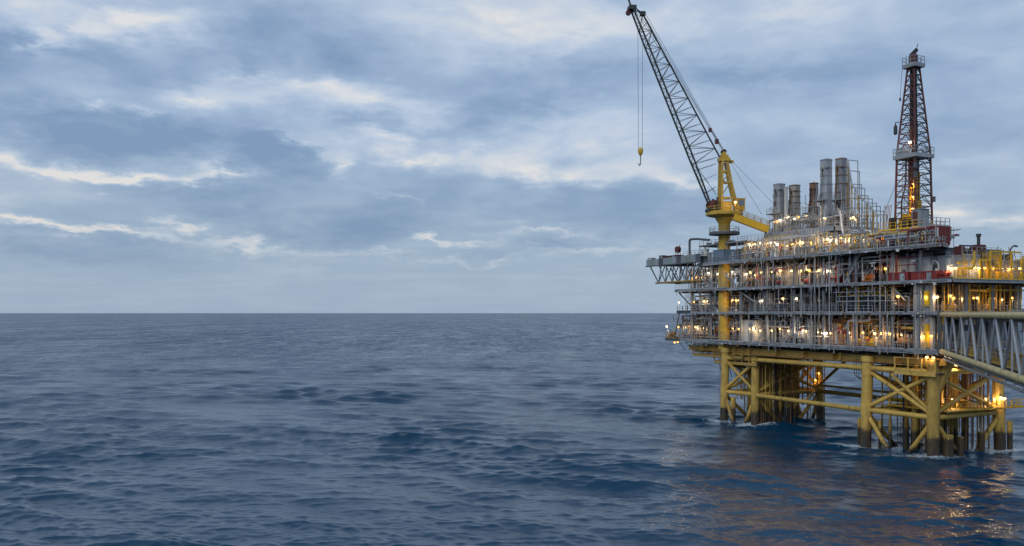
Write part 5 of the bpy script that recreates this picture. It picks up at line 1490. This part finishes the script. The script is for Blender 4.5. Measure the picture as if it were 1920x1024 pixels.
for i, (px, py) in enumerate(((1265, 642), (1271, 641))): hang(px, py, 3.4, ORD[i] + ' ' + 'amber lamp hanging under the outer walkway over the sea, counted from the left', 'lamps under the outer walkway', LAMP_O)
for i, (px, py) in enumerate(((1738, 670), (1750, 671))): hang(px, py, .8, ORD[i] + ' ' + 'lamp in the hung walkway under the bridge corner, counted from the left', 'lamps in the hung walkway', LAMP_W)
hang(1793, 683, 6.5, 'bright lamp under the platform below the bridge landing', 'lamp under the bridge landing', LAMP_W, 2.9)
for i, (px, py) in enumerate(((1535, 700), (1529, 713))): hang(px, py, 18.6, ['upper', 'lower'][i] + ' ' + 'amber lamp on the far leg of the crane-end jacket', 'lamps on the far leg', LAMP_O, 1.1)
hang(1790, 750, 9.0, 'bright lamp inside the railed walkway of the bridge-side jacket', 'lamp inside the jacket', LAMP_W, 2.2)
for i, (px, py) in enumerate(((1850, 748), (1866, 748), (1877, 746), (1883, 747))): hang(px, py, 17.0, ORD[i] + ' ' + 'lamp at the outer leg of the railed jacket walkway, counted from the left', 'lamps at the outer leg', LAMP_W, 1.5)
def derrick_lamp(dx_, dy_, z, label, mat, big):
    t = lamp(DS + dx_, DW + dy_, z, z - .3, label, None, mat, big, False)
    MB().beam((0, .05, .7), (0, .5, .7), .06, .06).bar((0, 0, .5), (0, .05, .72), .04, 5).build('bracket', GRY, t, False)
derrick_lamp(.9, -1.9, 50.4, 'white lamp on the mid-height platform of the derrick', LAMP_C, 1.4)
derrick_lamp(1.6, -1.7, 43.4, 'amber lamp halfway up the lower derrick, highest of three', LAMP_O, 1.5)
derrick_lamp(1.5, -1.8, 41.2, 'amber lamp in the lower derrick, middle of three', LAMP_O, 1.1)
derrick_lamp(1.5, -2.0, 39.2, 'amber lamp in the lower derrick, lowest of three', LAMP_O, 1.2)
t = root('floodlight', 'bright lamp on the crane deck beside the operator cab', 'lamp', 0, 0, 0)
t.location = CP + Vector((1.5, -3.0, 43.0)); t.rotation_euler = (0, 0, 0)
inst('bulb', bulb_mesh(LAMP_W), t, (0, 0, 1.4), 0, (1.6,) * 3); inst('hood', _hood, t, (0, 0, 1.4)); lamp_light(LAMP_W, t, (-.2, -.3, 1.3), 1.6); MB().bar((0, .16, 0), (0, .16, 1.78), .04, 5).build('post', GAL, t)
